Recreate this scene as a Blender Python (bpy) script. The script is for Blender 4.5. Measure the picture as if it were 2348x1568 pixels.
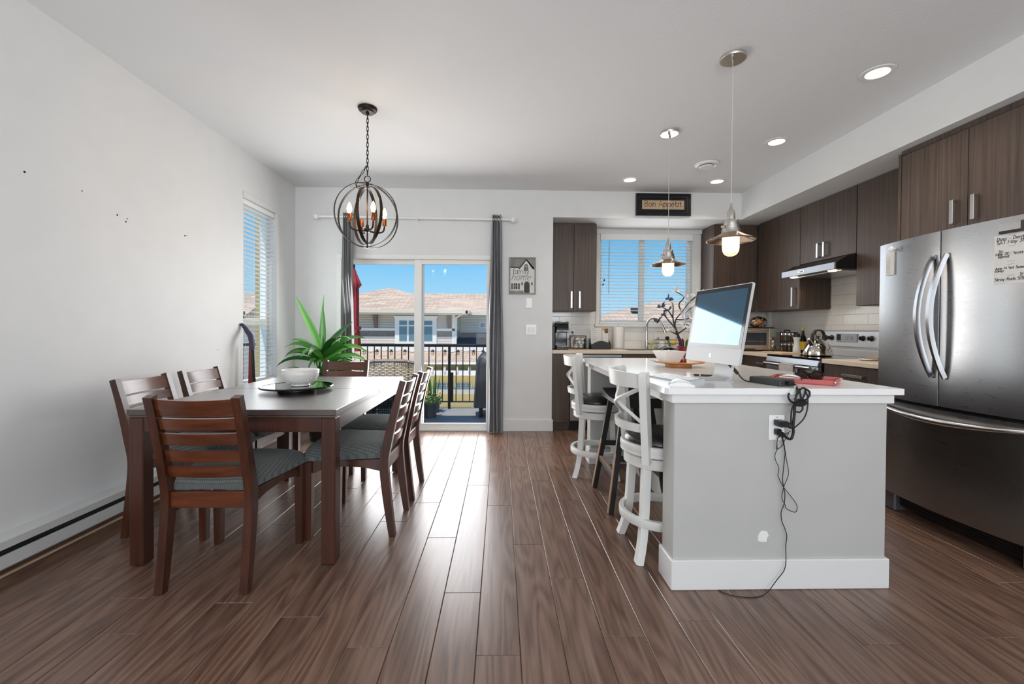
import bpy, math, random
from mathutils import Vector, Matrix

for o in list(bpy.data.objects): bpy.data.objects.remove(o)
S = bpy.context.scene
COL = S.collection
PI = math.pi
R = math.radians
random.seed(7)

# ------------------------------------------------------------------ camera
CAM_H = 1.165
F_PX, YAW, PITCH, ROLL, CY = 1000.0, 0.02561, 0.01210, 0.00636, 766.43
cd = bpy.data.cameras.new('camera')
cam = bpy.data.objects.new('camera', cd); COL.objects.link(cam)
cd.sensor_fit = 'HORIZONTAL'; cd.sensor_width = 36.0
cd.lens = F_PX / 2348.0 * 36.0
cd.shift_x = 0.0; cd.shift_y = -(784.0 - CY) / 2348.0
cd.clip_start = 0.05; cd.clip_end = 400
cam.matrix_world = (Matrix.Translation((0, 0, CAM_H)) @ Matrix.Rotation(-YAW, 4, 'Z')
                    @ Matrix.Rotation(PI / 2 - PITCH, 4, 'X') @ Matrix.Rotation(ROLL, 4, 'Z'))
S.camera = cam

# ------------------------------------------------------------------ view, sky, sun, daylight
S.view_settings.view_transform = 'Standard'
S.view_settings.look = 'None'
S.view_settings.gamma = 1.0
S.view_settings.exposure = 0.06
S.view_settings.use_curve_mapping = False

world = bpy.data.worlds.new('sky'); S.world = world; world.use_nodes = True
wn = world.node_tree; wn.nodes.clear()
wo = wn.nodes.new('ShaderNodeOutputWorld'); wb = wn.nodes.new('ShaderNodeBackground')
wt = wn.nodes.new('ShaderNodeTexCoord'); wx = wn.nodes.new('ShaderNodeSeparateXYZ'); wr = wn.nodes.new('ShaderNodeValToRGB')
wr.color_ramp.elements[0].position = 0.0; wr.color_ramp.elements[0].color = (0.52, 0.79, 0.97, 1)
wr.color_ramp.elements[1].position = 0.6; wr.color_ramp.elements[1].color = (0.06, 0.30, 0.78, 1)
e = wr.color_ramp.elements.new(0.09); e.color = (0.34, 0.68, 0.96, 1)
e = wr.color_ramp.elements.new(0.20); e.color = (0.11, 0.51, 0.95, 1)
wn.links.new(wt.outputs['Generated'], wx.inputs[0]); wn.links.new(wx.outputs['Z'], wr.inputs[0])
wn.links.new(wr.outputs[0], wb.inputs[0]); wn.links.new(wb.outputs[0], wo.inputs[0])
wb.inputs[1].default_value = 1.0

def sun(rot, strength, angle=1.0):
    l = bpy.data.lights.new('sun', 'SUN'); l.energy = strength; l.angle = R(angle); l.color = (1, 0.95, 0.88)
    o = bpy.data.objects.new('sun', l); COL.objects.link(o); o.rotation_euler = rot; return o
sun((R(23), 0, R(-28)), 4.6)

def area(name, loc, rot, sx, sy, power, color=(1, 1, 1), spread=180):
    l = bpy.data.lights.new(name, 'AREA'); l.shape = 'RECTANGLE'; l.size = sx; l.size_y = sy
    l.energy = power; l.color = color; l.spread = R(spread)
    o = bpy.data.objects.new(name, l); COL.objects.link(o); o.location = loc; o.rotation_euler = rot; return o
area('daylight_door', (-0.94, 4.940, 1.00), (R(-81), 0, 0), 1.62, 1.80, 60, (1.0, 0.975, 0.955), 170)
area('daylight_kitchen_window', (1.845, 5.475, 1.80), (R(-90), 0, 0), 1.12, 1.08, 7, (0.96, 0.98, 1.0), 165)
area('daylight_side_window', (-2.300, 4.255, 1.48), (0, R(-90), 0), 1.6, 0.5, 6, (0.97, 0.99, 1.0), 160)
area('rear_fill', (0.2, -3.30, 1.50), (R(128), 0, 0), 4.2, 1.5, 165, (0.985, 0.99, 1.0))  # unseen fill lamp added behind the camera, aimed up to brighten the ceiling

# ------------------------------------------------------------------ mesh builder
class MB:
    def __init__(s, T=None): s.v = []; s.f = []; s.T = T
    def add(s, vs, fs):
        b = len(s.v)
        if s.T is not None: vs = [s.T @ Vector(p) for p in vs]
        s.v += [tuple(p) for p in vs]; s.f += [tuple(i + b for i in f) for f in fs]; return s
    def box(s, x0, x1, y0, y1, z0, z1, c=0.0):
        return s.obox(((x0+x1)/2, (y0+y1)/2, (z0+z1)/2), (1,0,0), (0,1,0), (0,0,1), abs(x1-x0)/2, abs(y1-y0)/2, abs(z1-z0)/2, c)
    def obox(s, ctr, ux, uy, uz, hx, hy, hz, c=0.0):
        ctr = Vector(ctr); ux = Vector(ux); uy = Vector(uy); uz = Vector(uz)
        P = lambda a, b, d: ctr + ux*a + uy*b + uz*d
        if c <= 0:
            vs = [P(a*hx, b*hy, d*hz) for a in (-1,1) for b in (-1,1) for d in (-1,1)]
            return s.add(vs, [(0,1,3,2),(4,6,7,5),(0,4,5,1),(2,3,7,6),(0,2,6,4),(1,5,7,3)])
        c = min(c, hx*.95, hy*.95, hz*.95)
        vs = []; idx = {}
        for a in (-1,1):
            for b in (-1,1):
                for d in (-1,1):
                    idx[(a,b,d,0)] = len(vs); vs.append(P(a*hx, b*(hy-c), d*(hz-c)))
                    idx[(a,b,d,1)] = len(vs); vs.append(P(a*(hx-c), b*hy, d*(hz-c)))
                    idx[(a,b,d,2)] = len(vs); vs.append(P(a*(hx-c), b*(hy-c), d*hz))
        fs = []
        for a in (-1,1):
            q = [(a,-1,-1,0),(a,1,-1,0),(a,1,1,0),(a,-1,1,0)]; q = q if a > 0 else q[::-1]; fs.append([idx[k] for k in q])
            q = [(-1,a,-1,1),(-1,a,1,1),(1,a,1,1),(1,a,-1,1)]; q = q if a > 0 else q[::-1]; fs.append([idx[k] for k in q])
            q = [(-1,-1,a,2),(1,-1,a,2),(1,1,a,2),(-1,1,a,2)]; q = q if a > 0 else q[::-1]; fs.append([idx[k] for k in q])
        for a in (-1,1):
            for b in (-1,1):
                q = [(a,b,-1,0),(a,b,-1,1),(a,b,1,1),(a,b,1,0)]; fs.append([idx[k] for k in (q if a*b > 0 else q[::-1])])
                q = [(a,-1,b,0),(a,1,b,0),(a,1,b,2),(a,-1,b,2)]; fs.append([idx[k] for k in (q if a*b > 0 else q[::-1])])
                q = [(-1,a,b,1),(-1,a,b,2),(1,a,b,2),(1,a,b,1)]; fs.append([idx[k] for k in (q if a*b > 0 else q[::-1])])
                for d in (-1,1):
                    q = [(a,b,d,0),(a,b,d,1),(a,b,d,2)]; fs.append([idx[k] for k in (q if a*b*d > 0 else q[::-1])])
        return s.add(vs, fs)
    def bar(s, p, q, w, h, c=0.0, up=(0,0,1)):
        p = Vector(p); q = Vector(q); d = (q-p); L = d.length; d.normalize(); up = Vector(up)
        if abs(d.dot(up)) > .98: up = Vector((0,1,0)) if abs(d.y) < .9 else Vector((1,0,0))
        sx = d.cross(up).normalized(); sz = sx.cross(d).normalized()
        return s.obox((p+q)/2, sx, d, sz, w/2, L/2, h/2, c)
    def tube(s, path, r, n=8, closed=False, caps=True):
        P = [Vector(p) for p in path]; m = len(P); rr = r if isinstance(r, (list, tuple)) else [r]*m
        vs = []; fs = []; prev = None
        for i in range(m):
            if closed: t = P[(i+1) % m] - P[i-1]
            else: t = P[min(i+1, m-1)] - P[max(i-1, 0)]
            if t.length < 1e-9: t = Vector((0,0,1))
            t.normalize()
            if prev is None:
                a = Vector((0,0,1)) if abs(t.z) < .9 else Vector((1,0,0)); u = t.cross(a).normalized()
            else:
                u = prev - t*prev.dot(t)
                u = u.normalized() if u.length > 1e-6 else t.orthogonal().normalized()
            prev = u; w = t.cross(u)
            vs += [P[i] + (u*math.cos(2*PI*k/n) + w*math.sin(2*PI*k/n))*rr[i] for k in range(n)]
        for i in range(m if closed else m-1):
            j = (i+1) % m
            for k in range(n):
                fs.append((i*n+k, i*n+(k+1) % n, j*n+(k+1) % n, j*n+k))
        if caps and not closed: fs += [tuple(range(n))[::-1], tuple((m-1)*n+k for k in range(n))]
        return s.add(vs, fs)
    def lathe(s, prof, n=24, o=(0,0,0), sx=1.0, sy=1.0):
        vs = []; fs = []; m = len(prof); ox, oy, oz = o
        for r, z in prof:
            r = max(r, 1e-5)
            vs += [(ox+r*sx*math.cos(2*PI*k/n), oy+r*sy*math.sin(2*PI*k/n), oz+z) for k in range(n)]
        for i in range(m-1):
            for k in range(n): fs.append((i*n+k, i*n+(k+1) % n, (i+1)*n+(k+1) % n, (i+1)*n+k))
        return s.add(vs, fs)
    def cyl(s, c, r, z0, z1, n=20, ch=0.0):
        if ch > 0: return s.lathe([(0,z0),(r-ch,z0),(r,z0+ch),(r,z1-ch),(r-ch,z1),(0,z1)], n, (c[0],c[1],0))
        return s.lathe([(0,z0),(r,z0),(r,z1),(0,z1)], n, (c[0],c[1],0))
    def prism(s, poly, a0, a1, fn):
        n = len(poly); vs = [fn(u, v, a0) for u, v in poly] + [fn(u, v, a1) for u, v in poly]
        fs = [tuple(range(n))[::-1], tuple(range(n, 2*n))] + [(i, (i+1) % n, n+(i+1) % n, n+i) for i in range(n)]
        return s.add(vs, fs)
    def grid(s, nu, nv, fn, thick=None):
        vs = [fn(i/(nu-1), j/(nv-1)) for j in range(nv) for i in range(nu)]
        fs = [(j*nu+i, j*nu+i+1, (j+1)*nu+i+1, (j+1)*nu+i) for j in range(nv-1) for i in range(nu-1)]
        return s.add(vs, fs)
    def sphere(s, c, r, nu=16, nv=10, sc=(1,1,1)):
        vs = [(c[0], c[1], c[2]-r*sc[2])]; fs = []
        for j in range(1, nv):
            a = -PI/2 + PI*j/nv
            vs += [(c[0]+r*sc[0]*math.cos(a)*math.cos(2*PI*i/nu), c[1]+r*sc[1]*math.cos(a)*math.sin(2*PI*i/nu), c[2]+r*sc[2]*math.sin(a)) for i in range(nu)]
        vs.append((c[0], c[1], c[2]+r*sc[2])); t = len(vs)-1
        for i in range(nu):
            fs.append((0, 1+(i+1) % nu, 1+i)); fs.append((t, t-nu+i, t-nu+(i+1) % nu))
            for j in range(nv-2):
                a = 1+j*nu; fs.append((a+i, a+(i+1) % nu, a+nu+(i+1) % nu, a+nu+i))
        return s.add(vs, fs)
    def sweep(s, path, w, h, side, closed=False):
        # rectangular section along a path; side(i) = unit vector across the width
        P = [Vector(p) for p in path]; m = len(P); vs = []; fs = []
        for i in range(m):
            t = (P[(i+1) % m] - P[i-1]) if closed else (P[min(i+1,m-1)] - P[max(i-1,0)])
            t.normalize(); u = Vector(side(i)).normalized(); n_ = t.cross(u).normalized()
            ww = w[i] if isinstance(w, (list, tuple)) else w; hh = h[i] if isinstance(h, (list, tuple)) else h
            vs += [P[i]+u*ww/2+n_*hh/2, P[i]-u*ww/2+n_*hh/2, P[i]-u*ww/2-n_*hh/2, P[i]+u*ww/2-n_*hh/2]
        for i in range(m if closed else m-1):
            j = (i+1) % m
            for k in range(4): fs.append((i*4+k, i*4+(k+1) % 4, j*4+(k+1) % 4, j*4+k))
        if not closed: fs += [(3,2,1,0), tuple((m-1)*4+k for k in range(4))]
        return s.add(vs, fs)

def mesh_of(name, mb, smooth=True, angle=35):
    me = bpy.data.meshes.new(name); me.from_pydata(mb.v, [], mb.f); me.update()
    import bmesh
    bm = bmesh.new(); bm.from_mesh(me); bmesh.ops.recalc_face_normals(bm, faces=bm.faces); bm.to_mesh(me); bm.free()
    if smooth:
        me.polygons.foreach_set('use_smooth', [True]*len(me.polygons)); me.set_sharp_from_angle(angle=R(angle))
    return me
def obj(name, mb, mat, parent=None, loc=None, rot=None, smooth=True, angle=35, label=None):
    me = mesh_of(name, mb, smooth, angle); me.materials.append(M[mat] if isinstance(mat, str) else mat)
    o = bpy.data.objects.new(name, me); COL.objects.link(o)
    if parent: o.parent = parent
    if loc: o.location = loc
    if rot: o.rotation_euler = rot
    if label: o['label'] = label
    return o
def inst(src, parent=None, loc=None, rot=None, name=None):
    o = src.copy(); COL.objects.link(o)
    if name: o.name = name
    o.parent = parent
    if loc is not None: o.location = loc
    if rot is not None: o.rotation_euler = rot
    return o
def thing(name, label, cat, loc=(0,0,0), rz=0.0, group=None):
    o = bpy.data.objects.new(name, None); COL.objects.link(o); o.empty_display_size = 0.1
    o.location = loc; o.rotation_euler = (0,0,rz); tag(o, label, cat, group); return o
def tag(o, label, cat, group=None):
    o['label'] = label; o['category'] = cat
    if group: o['group'] = group
    return o
def struct(name, mb, mat, parent=None, smooth=True):
    o = obj(name, mb, mat, parent, smooth=smooth); o['kind'] = 'structure'; return o
def dup(root, loc, rz, label):
    def cp(o, p):
        c = o.copy(); COL.objects.link(c); c.parent = p
        for ch in o.children: cp(ch, c)
        return c
    r = cp(root, None); r.location = loc; r.rotation_euler = (0,0,rz); r['label'] = label; return r
def arc(cx, cy, r, a0, a1, n): return [(cx+r*math.cos(a0+(a1-a0)*i/n), cy+r*math.sin(a0+(a1-a0)*i/n)) for i in range(n+1)]
def spline(pts, k=6):
    P = [Vector(p) for p in pts]; out = []
    for i in range(len(P)-1):
        a = P[max(i-1,0)]; b = P[i]; c = P[i+1]; d = P[min(i+2,len(P)-1)]
        for j in range(k):
            t = j/k
            out.append(0.5*((2*b)+(c-a)*t+(2*a-5*b+4*c-d)*t*t+(3*b-a-3*c+d)*t*t*t))
    out.append(P[-1]); return out
def xy(u, v, a): return (u, v, a)
def xz(u, v, a): return (u, a, v)
def yz(u, v, a): return (a, u, v)

# ------------------------------------------------------------------ materials
M = {}
def new_mat(name):
    m = bpy.data.materials.new(name); m.use_nodes = True; nt = m.node_tree
    b = nt.nodes['Principled BSDF']; M[name] = m; return m, nt, b
def lin(c): return tuple((x/12.92 if x <= .04045 else ((x+.055)/1.055)**2.4) for x in (c[0]/255, c[1]/255, c[2]/255)) + (1,)
def flat(name, rgb, rough=.5, metal=0.0, spec=.5, coat=0.0, bump=None, var=0.0):
    m, nt, b = new_mat(name); c = lin(rgb)
    b.inputs['Base Color'].default_value = c; b.inputs['Roughness'].default_value = rough; b.inputs['Metallic'].default_value = metal
    b.inputs['Specular IOR Level'].default_value = spec; b.inputs['Coat Weight'].default_value = coat
    tc = nt.nodes.new('ShaderNodeTexCoord')
    if var > 0:
        n = nt.nodes.new('ShaderNodeTexNoise'); n.inputs['Scale'].default_value = 6; n.inputs['Detail'].default_value = 4
        nt.links.new(tc.outputs['Object'], n.inputs['Vector'])
        r = nt.nodes.new('ShaderNodeValToRGB')
        r.color_ramp.elements[0].position = .35; r.color_ramp.elements[1].position = .65
        r.color_ramp.elements[0].color = tuple(x*(1-var) for x in c[:3])+(1,); r.color_ramp.elements[1].color = tuple(min(1, x*(1+var)) for x in c[:3])+(1,)
        nt.links.new(n.outputs['Fac'], r.inputs[0]); nt.links.new(r.outputs[0], b.inputs['Base Color'])
    if bump:
        n = nt.nodes.new('ShaderNodeTexNoise'); n.inputs['Scale'].default_value = bump[0]; n.inputs['Detail'].default_value = 3
        nt.links.new(tc.outputs['Object'], n.inputs['Vector'])
        bp = nt.nodes.new('ShaderNodeBump'); bp.inputs['Strength'].default_value = bump[1]; bp.inputs['Distance'].default_value = bump[2]
        nt.links.new(n.outputs['Fac'], bp.inputs['Height']); nt.links.new(bp.outputs[0], b.inputs['Normal'])
    return m
def wood(name, dark, light, scale, rough=.4, coat=0.0, cross=40, along=1.5, ring=0.0, bump=.1, rnd=0.0, spec=.5):
    # scale = axis of the grain: 'X','Y','Z'
    m, nt, b = new_mat(name); L = nt.links
    tc = nt.nodes.new('ShaderNodeTexCoord'); mp = nt.nodes.new('ShaderNodeMapping')
    sc = [cross]*3; sc['XYZ'.index(scale)] = along; mp.inputs['Scale'].default_value = sc
    src = tc.outputs['Object']
    oi = nt.nodes.new('ShaderNodeObjectInfo')
    off = nt.nodes.new('ShaderNodeVectorMath'); off.operation = 'SCALE'; off.inputs[0].default_value = (13.7, 31.1, 7.3)
    L.new(oi.outputs['Random'], off.inputs['Scale'])
    ad = nt.nodes.new('ShaderNodeVectorMath'); ad.operation = 'ADD'; L.new(src, ad.inputs[0]); L.new(off.outputs[0], ad.inputs[1])
    L.new(ad.outputs[0], mp.inputs['Vector'])
    n1 = nt.nodes.new('ShaderNodeTexNoise'); n1.inputs['Scale'].default_value = 1.0; n1.inputs['Detail'].default_value = 6; n1.inputs['Roughness'].default_value = .65
    L.new(mp.outputs[0], n1.inputs['Vector'])
    fac = n1.outputs['Fac']
    if ring > 0:
        mp2 = nt.nodes.new('ShaderNodeMapping'); s2 = [9.0]*3; s2['XYZ'.index(scale)] = .9; mp2.inputs['Scale'].default_value = s2
        L.new(ad.outputs[0], mp2.inputs['Vector'])
        n2 = nt.nodes.new('ShaderNodeTexNoise'); n2.inputs['Scale'].default_value = 1.0; n2.inputs['Detail'].default_value = 1.5
        L.new(mp2.outputs[0], n2.inputs['Vector'])
        mu = nt.nodes.new('ShaderNodeMath'); mu.operation = 'MULTIPLY'; mu.inputs[1].default_value = 18.0; L.new(n2.outputs['Fac'], mu.inputs[0])
        si = nt.nodes.new('ShaderNodeMath'); si.operation = 'PINGPONG'; si.inputs[1].default_value = 1.0; L.new(mu.outputs[0], si.inputs[0])
        mx = nt.nodes.new('ShaderNodeMix'); mx.data_type = 'FLOAT'; mx.inputs['Factor'].default_value = ring
        L.new(fac, mx.inputs['A']); L.new(si.outputs[0], mx.inputs['B']); fac = mx.outputs['Result']
    cr = nt.nodes.new('ShaderNodeValToRGB'); cr.color_ramp.elements[0].position = .28; cr.color_ramp.elements[1].position = .72
    cr.color_ramp.elements[0].color = lin(dark); cr.color_ramp.elements[1].color = lin(light); L.new(fac, cr.inputs[0])
    col = cr.outputs[0]
    if rnd > 0:
        hs = nt.nodes.new('ShaderNodeHueSaturation'); mr = nt.nodes.new('ShaderNodeMapRange')
        mr.inputs['To Min'].default_value = 1-rnd; mr.inputs['To Max'].default_value = 1+rnd
        L.new(oi.outputs['Random'], mr.inputs['Value']); L.new(mr.outputs[0], hs.inputs['Value']); L.new(col, hs.inputs['Color']); col = hs.outputs[0]
    L.new(col, b.inputs['Base Color'])
    b.inputs['Roughness'].default_value = rough; b.inputs['Coat Weight'].default_value = coat; b.inputs['Coat Roughness'].default_value = .16 if coat < .9 else .30
    b.inputs['Specular IOR Level'].default_value = spec
    if bump:
        bp = nt.nodes.new('ShaderNodeBump'); bp.inputs['Strength'].default_value = bump; bp.inputs['Distance'].default_value = .002
        L.new(fac, bp.inputs['Height']); L.new(bp.outputs[0], b.inputs['Normal'])
    return m
def glassy(name, tint=(255,255,255), refl=1.0, rough=0.0, ior=1.45):
    m, nt, b = new_mat(name); nt.nodes.remove(b); L = nt.links
    out = nt.nodes['Material Output']; tr = nt.nodes.new('ShaderNodeBsdfTransparent'); tr.inputs[0].default_value = lin(tint)
    gl = nt.nodes.new('ShaderNodeBsdfGlossy'); gl.inputs['Roughness'].default_value = rough
    fr = nt.nodes.new('ShaderNodeFresnel'); fr.inputs['IOR'].default_value = ior
    mu = nt.nodes.new('ShaderNodeMath'); mu.operation = 'MULTIPLY'; mu.inputs[1].default_value = refl; L.new(fr.outputs[0], mu.inputs[0])
    mx = nt.nodes.new('ShaderNodeMixShader'); L.new(mu.outputs[0], mx.inputs[0]); L.new(tr.outputs[0], mx.inputs[1]); L.new(gl.outputs[0], mx.inputs[2]); L.new(mx.outputs[0], out.inputs[0])
    return m
def emit(name, rgb, strength):
    m, nt, b = new_mat(name); b.inputs['Base Color'].default_value = (0,0,0,1)
    b.inputs['Emission Color'].default_value = lin(rgb); b.inputs['Emission Strength'].default_value = strength; return m
def weave(name, c1, c2, scale, rough=.9, bump=.6, dist=.004):
    m, nt, b = new_mat(name); L = nt.links
    tc = nt.nodes.new('ShaderNodeTexCoord'); mp = nt.nodes.new('ShaderNodeMapping'); L.new(tc.outputs['Object'], mp.inputs[0])
    w1 = nt.nodes.new('ShaderNodeTexWave'); w1.bands_direction = 'X'; w1.inputs['Scale'].default_value = scale
    w2 = nt.nodes.new('ShaderNodeTexWave'); w2.bands_direction = 'Y'; w2.inputs['Scale'].default_value = scale
    w1.inputs['Distortion'].default_value = .6; w2.inputs['Distortion'].default_value = .6
    L.new(mp.outputs[0], w1.inputs[0]); L.new(mp.outputs[0], w2.inputs[0])
    mu = nt.nodes.new('ShaderNodeMath'); mu.operation = 'MULTIPLY'; L.new(w1.outputs['Fac'], mu.inputs[0]); L.new(w2.outputs['Fac'], mu.inputs[1])
    cr = nt.nodes.new('ShaderNodeValToRGB'); cr.color_ramp.elements[0].color = lin(c1); cr.color_ramp.elements[1].color = lin(c2); cr.color_ramp.elements[1].position = .7
    L.new(mu.outputs[0], cr.inputs[0]); L.new(cr.outputs[0], b.inputs['Base Color'])
    b.inputs['Roughness'].default_value = rough; b.inputs['Sheen Weight'].default_value = .2
    bp = nt.nodes.new('ShaderNodeBump'); bp.inputs['Strength'].default_value = bump; bp.inputs['Distance'].default_value = dist
    L.new(mu.outputs[0], bp.inputs['Height']); L.new(bp.outputs[0], b.inputs['Normal']); return m
def steel(name, rgb, rough=.28, axis='Y', aniso=.0):
    m, nt, b = new_mat(name); L = nt.links
    b.inputs['Base Color'].default_value = lin(rgb); b.inputs['Metallic'].default_value = 1.0
    tc = nt.nodes.new('ShaderNodeTexCoord'); mp = nt.nodes.new('ShaderNodeMapping'); sc = [260]*3; sc['XYZ'.index(axis)] = 3; mp.inputs['Scale'].default_value = sc
    n = nt.nodes.new('ShaderNodeTexNoise'); n.inputs['Scale'].default_value = 1; n.inputs['Detail'].default_value = 2
    L.new(tc.outputs['Object'], mp.inputs[0]); L.new(mp.outputs[0], n.inputs['Vector'])
    mr = nt.nodes.new('ShaderNodeMapRange'); mr.inputs['To Min'].default_value = rough*.8; mr.inputs['To Max'].default_value = rough*1.25
    L.new(n.outputs['Fac'], mr.inputs['Value']); L.new(mr.outputs[0], b.inputs['Roughness'])
    return m

flat('wall_paint', (225,226,226), .6, bump=(60,.05,.002), var=.012)
flat('ceiling_paint', (226,228,230), .8, bump=(90,.35,.004))
flat('trim_white', (226,226,224), .4)
flat('island_paint', (186,186,182), .5, bump=(40,.04,.002), var=.015)
flat('white_gloss', (240,240,238), .25)
flat('white_vinyl', (235,235,232), .35)
flat('blind_white', (244,244,242), .45)
wood('floor_plank', (84,58,45), (138,108,91), 'Y', rough=.30, cross=70, along=2.4, ring=.26, bump=.08, rnd=.10, spec=.8)
flat('floor_core', (44,32,27), .8)
wood('cabinet_wood', (52,41,35), (96,79,69), 'Z', rough=.42, cross=75, along=1.3, bump=.06, rnd=.05)
wood('chair_wood', (44,22,13), (86,44,26), 'Z', rough=.30, coat=.35, cross=30, along=2.5, bump=.03, rnd=.05)
wood('chair_slat', (52,24,12), (112,56,28), 'X', rough=.30, coat=.35, cross=30, along=2.5, bump=.03, rnd=.05)
wood('table_wood', (40,24,18), (62,40,30), 'Y', rough=.40, spec=1.0, coat=1.0, cross=35, along=1.5, bump=.03)
wood('table_leg', (48,24,16), (82,42,27), 'Z', rough=.32, coat=.3, cross=30, along=1.5, bump=.03)
weave('seat_fabric', (78,82,82), (122,126,124), 38, bump=.8)
flat('quartz', (240,240,239), .16, spec=.55, var=.01)
flat('counter_beige', (222,205,184), .3, var=.03)
steel('stainless', (168,169,171), .29, 'Y')
steel('stainless_v', (196,197,199), .26, 'Z')
steel('brushed_nickel', (204,199,192), .30, 'Z')
flat('chrome', (215,215,217), .08, 1.0)
flat('satin_handle', (205,203,200), .28, 1.0)
flat('black_plastic', (22,22,23), .35)
flat('black_rubber', (18,18,19), .6)
flat('black_gloss', (12,12,14), .06)
flat('black_iron', (30,29,29), .45, .6)
flat('bronze', (48,40,36), .4, .8)
flat('black_leather', (24,24,25), .32, bump=(120,.15,.002), coat=.2)
flat('black_wood', (30,30,31), .42, bump=(30,.1,.002))
flat('worn_wood', (150,118,92), .6, var=.15)
flat('stool_white', (226,225,221), .38)
flat('curtain_grey', (146,147,150), .85, bump=(300,.2,.001), var=.04)
flat('dark_slot', (34,36,36), .7)
flat('heater_metal', (206,208,206), .45)
flat('raw_pine', (206,178,150), .7, var=.06)
flat('shaded_wall_brown', (96,70,50), .8)
flat('tile_white', (224,222,218), .12, spec=.6)
flat('grout', (196,194,190), .8)
glassy('pane_glass', (251,252,252), .12)
glassy('clear_glass', (240,244,243), 1.2)
glassy('lazy_glass', (150,178,174), 1.6)
def frosted(name, tint, k):
    m, nt, b = new_mat(name); nt.nodes.remove(b); L = nt.links; out = nt.nodes['Material Output']
    tr = nt.nodes.new('ShaderNodeBsdfTransparent'); tl_ = nt.nodes.new('ShaderNodeBsdfTranslucent'); tl_.inputs[0].default_value = lin(tint); gl = nt.nodes.new('ShaderNodeBsdfGlossy'); gl.inputs['Roughness'].default_value = .08
    n = nt.nodes.new('ShaderNodeTexNoise'); n.inputs['Scale'].default_value = 140; tc = nt.nodes.new('ShaderNodeTexCoord'); L.new(tc.outputs['Object'], n.inputs['Vector'])
    mr = nt.nodes.new('ShaderNodeMapRange'); mr.inputs['From Min'].default_value = .35; mr.inputs['From Max'].default_value = .7; mr.inputs['To Min'].default_value = k*.5; mr.inputs['To Max'].default_value = min(1, k*1.6); L.new(n.outputs['Fac'], mr.inputs['Value'])
    m1 = nt.nodes.new('ShaderNodeMixShader'); L.new(mr.outputs[0], m1.inputs[0]); L.new(tr.outputs[0], m1.inputs[1]); L.new(tl_.outputs[0], m1.inputs[2])
    m2 = nt.nodes.new('ShaderNodeMixShader'); m2.inputs[0].default_value = .05; L.new(m1.outputs[0], m2.inputs[1]); L.new(gl.outputs[0], m2.inputs[2]); L.new(m2.outputs[0], out.inputs[0]); return m
frosted('seeded_glass', (255,250,242), .4)
flat('red_glass', (120,26,34), .08, 0, .8)
glassy('olive_glass', (84,80,28), 1.4)
glassy('bag_plastic', (246,246,244), 1.6, .12)
glassy('pink_soap', (228,120,190), 1.2)
glassy('green_soap', (150,205,90), 1.2)
emit('lamp_warm', (255,214,160), 9.0)
emit('lamp_candle', (255,196,110), 14.0)
emit('lamp_down', (255,236,205), 6.0)

# ================================================================== the room
XL, XR, YB, YK, ZC, YR = -2.309, 3.41, 4.962, 5.52, 2.742, -3.5
NX = 0.587           # left side of the kitchen niche
SOF = 2.44           # underside of the soffits
CT = 0.925           # kitchen counter height

fl = struct('floor', MB().box(XL-.1, XR+.1, YR-.1, 5.10, -.12, -.009), 'floor_core')
seams = {0:1.545, -1:1.916, -2:2.428, -3:1.592, -4:2.633, 1:2.344, 2:2.024, 3:1.632, 4:2.66}
PW, PL = 0.1595, 1.3225
cache = {}
for k in range(-14, 22):
    x0 = -.082+PW*k; x1 = x0+PW; a = max(x0, XL+.002); b = min(x1, XR)
    s0 = seams.get(k, random.uniform(1.2, 2.5))
    y = s0 - PL*math.ceil((s0-YR)/PL)
    while y < 5.04:
        p, q = max(y, YR), min(y+PL, 5.05)
        if q-p > .03:
            key = (round(b-a, 4), round(q-p, 4))
            if key not in cache:
                me = mesh_of('plank', MB().box(-(b-a)/2+.0006, (b-a)/2-.0006, -(q-p)/2+.0006, (q-p)/2-.0006, -.009, 0, .0022), False)
                me.materials.append(M['floor_plank']); cache[key] = me
            o = bpy.data.objects.new('plank', cache[key]); COL.objects.link(o); o.parent = fl; o.location = ((a+b)/2, (p+q)/2, 0)
        y += PL

# left wall with tall window opening
wy0, wy1, wz0, wz1 = 3.97, 4.54, .62, 2.33
t = .16
wl = MB()
wl.box(XL-t, XL, YR, wy0, -.01, ZC).box(XL-t, XL, wy1, YB+t, -.01, ZC).box(XL-t, XL, wy0, wy1, -.01, wz0).box(XL-t, XL, wy0, wy1, wz1, ZC)
wall_left = struct('wall_left', wl, 'wall_paint', smooth=False)
for (y, z, r) in ((2.18,1.91,.006),(2.47,1.91,.004),(2.69,1.835,.006),(2.76,1.83,.004),(2.75,1.81,.006),(3.25,1.83,.006),(3.27,1.835,.004),(3.62,.98,.004)):
    obj('nail_hole', MB().lathe([(0,0),(r,0),(r*.6,.0012),(0,.0012)], 8), 'black_iron', wall_left, (XL, y, z), (0, R(90), 0))
# back wall of the dining side with the sliding door opening, return beside the niche, header above the kitchen
dx0, dx1, dz1 = -1.845, -.03, 2.0
wb_ = MB()
wb_.box(XL, dx0, YB, YB+t, -.01, ZC).box(dx1, NX, YB, YB+t, -.01, ZC).box(dx0, dx1, YB, YB+t, dz1, ZC).box(NX-.16, NX, YB+t, YK, -.01, ZC)
struct('wall_back', wb_, 'wall_paint', smooth=False)
kx0, kx1, kz0, kz1 = 1.25, 2.435, 1.237, 2.378
wk = MB()
wk.box(NX-.16, kx0, YK, YK+t, -.01, ZC).box(kx1, XR+t, YK, YK+t, -.01, ZC).box(kx0, kx1, YK, YK+t, -.01, kz0).box(kx0, kx1, YK, YK+t, kz1, ZC)
wall_k = struct('wall_kitchen', wk, 'wall_paint', smooth=False)
wall_r = struct('wall_right', MB().box(XR, XR+t, YR, YK+t, -.01, ZC), 'wall_paint', smooth=False)
wr_ = MB()
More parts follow.
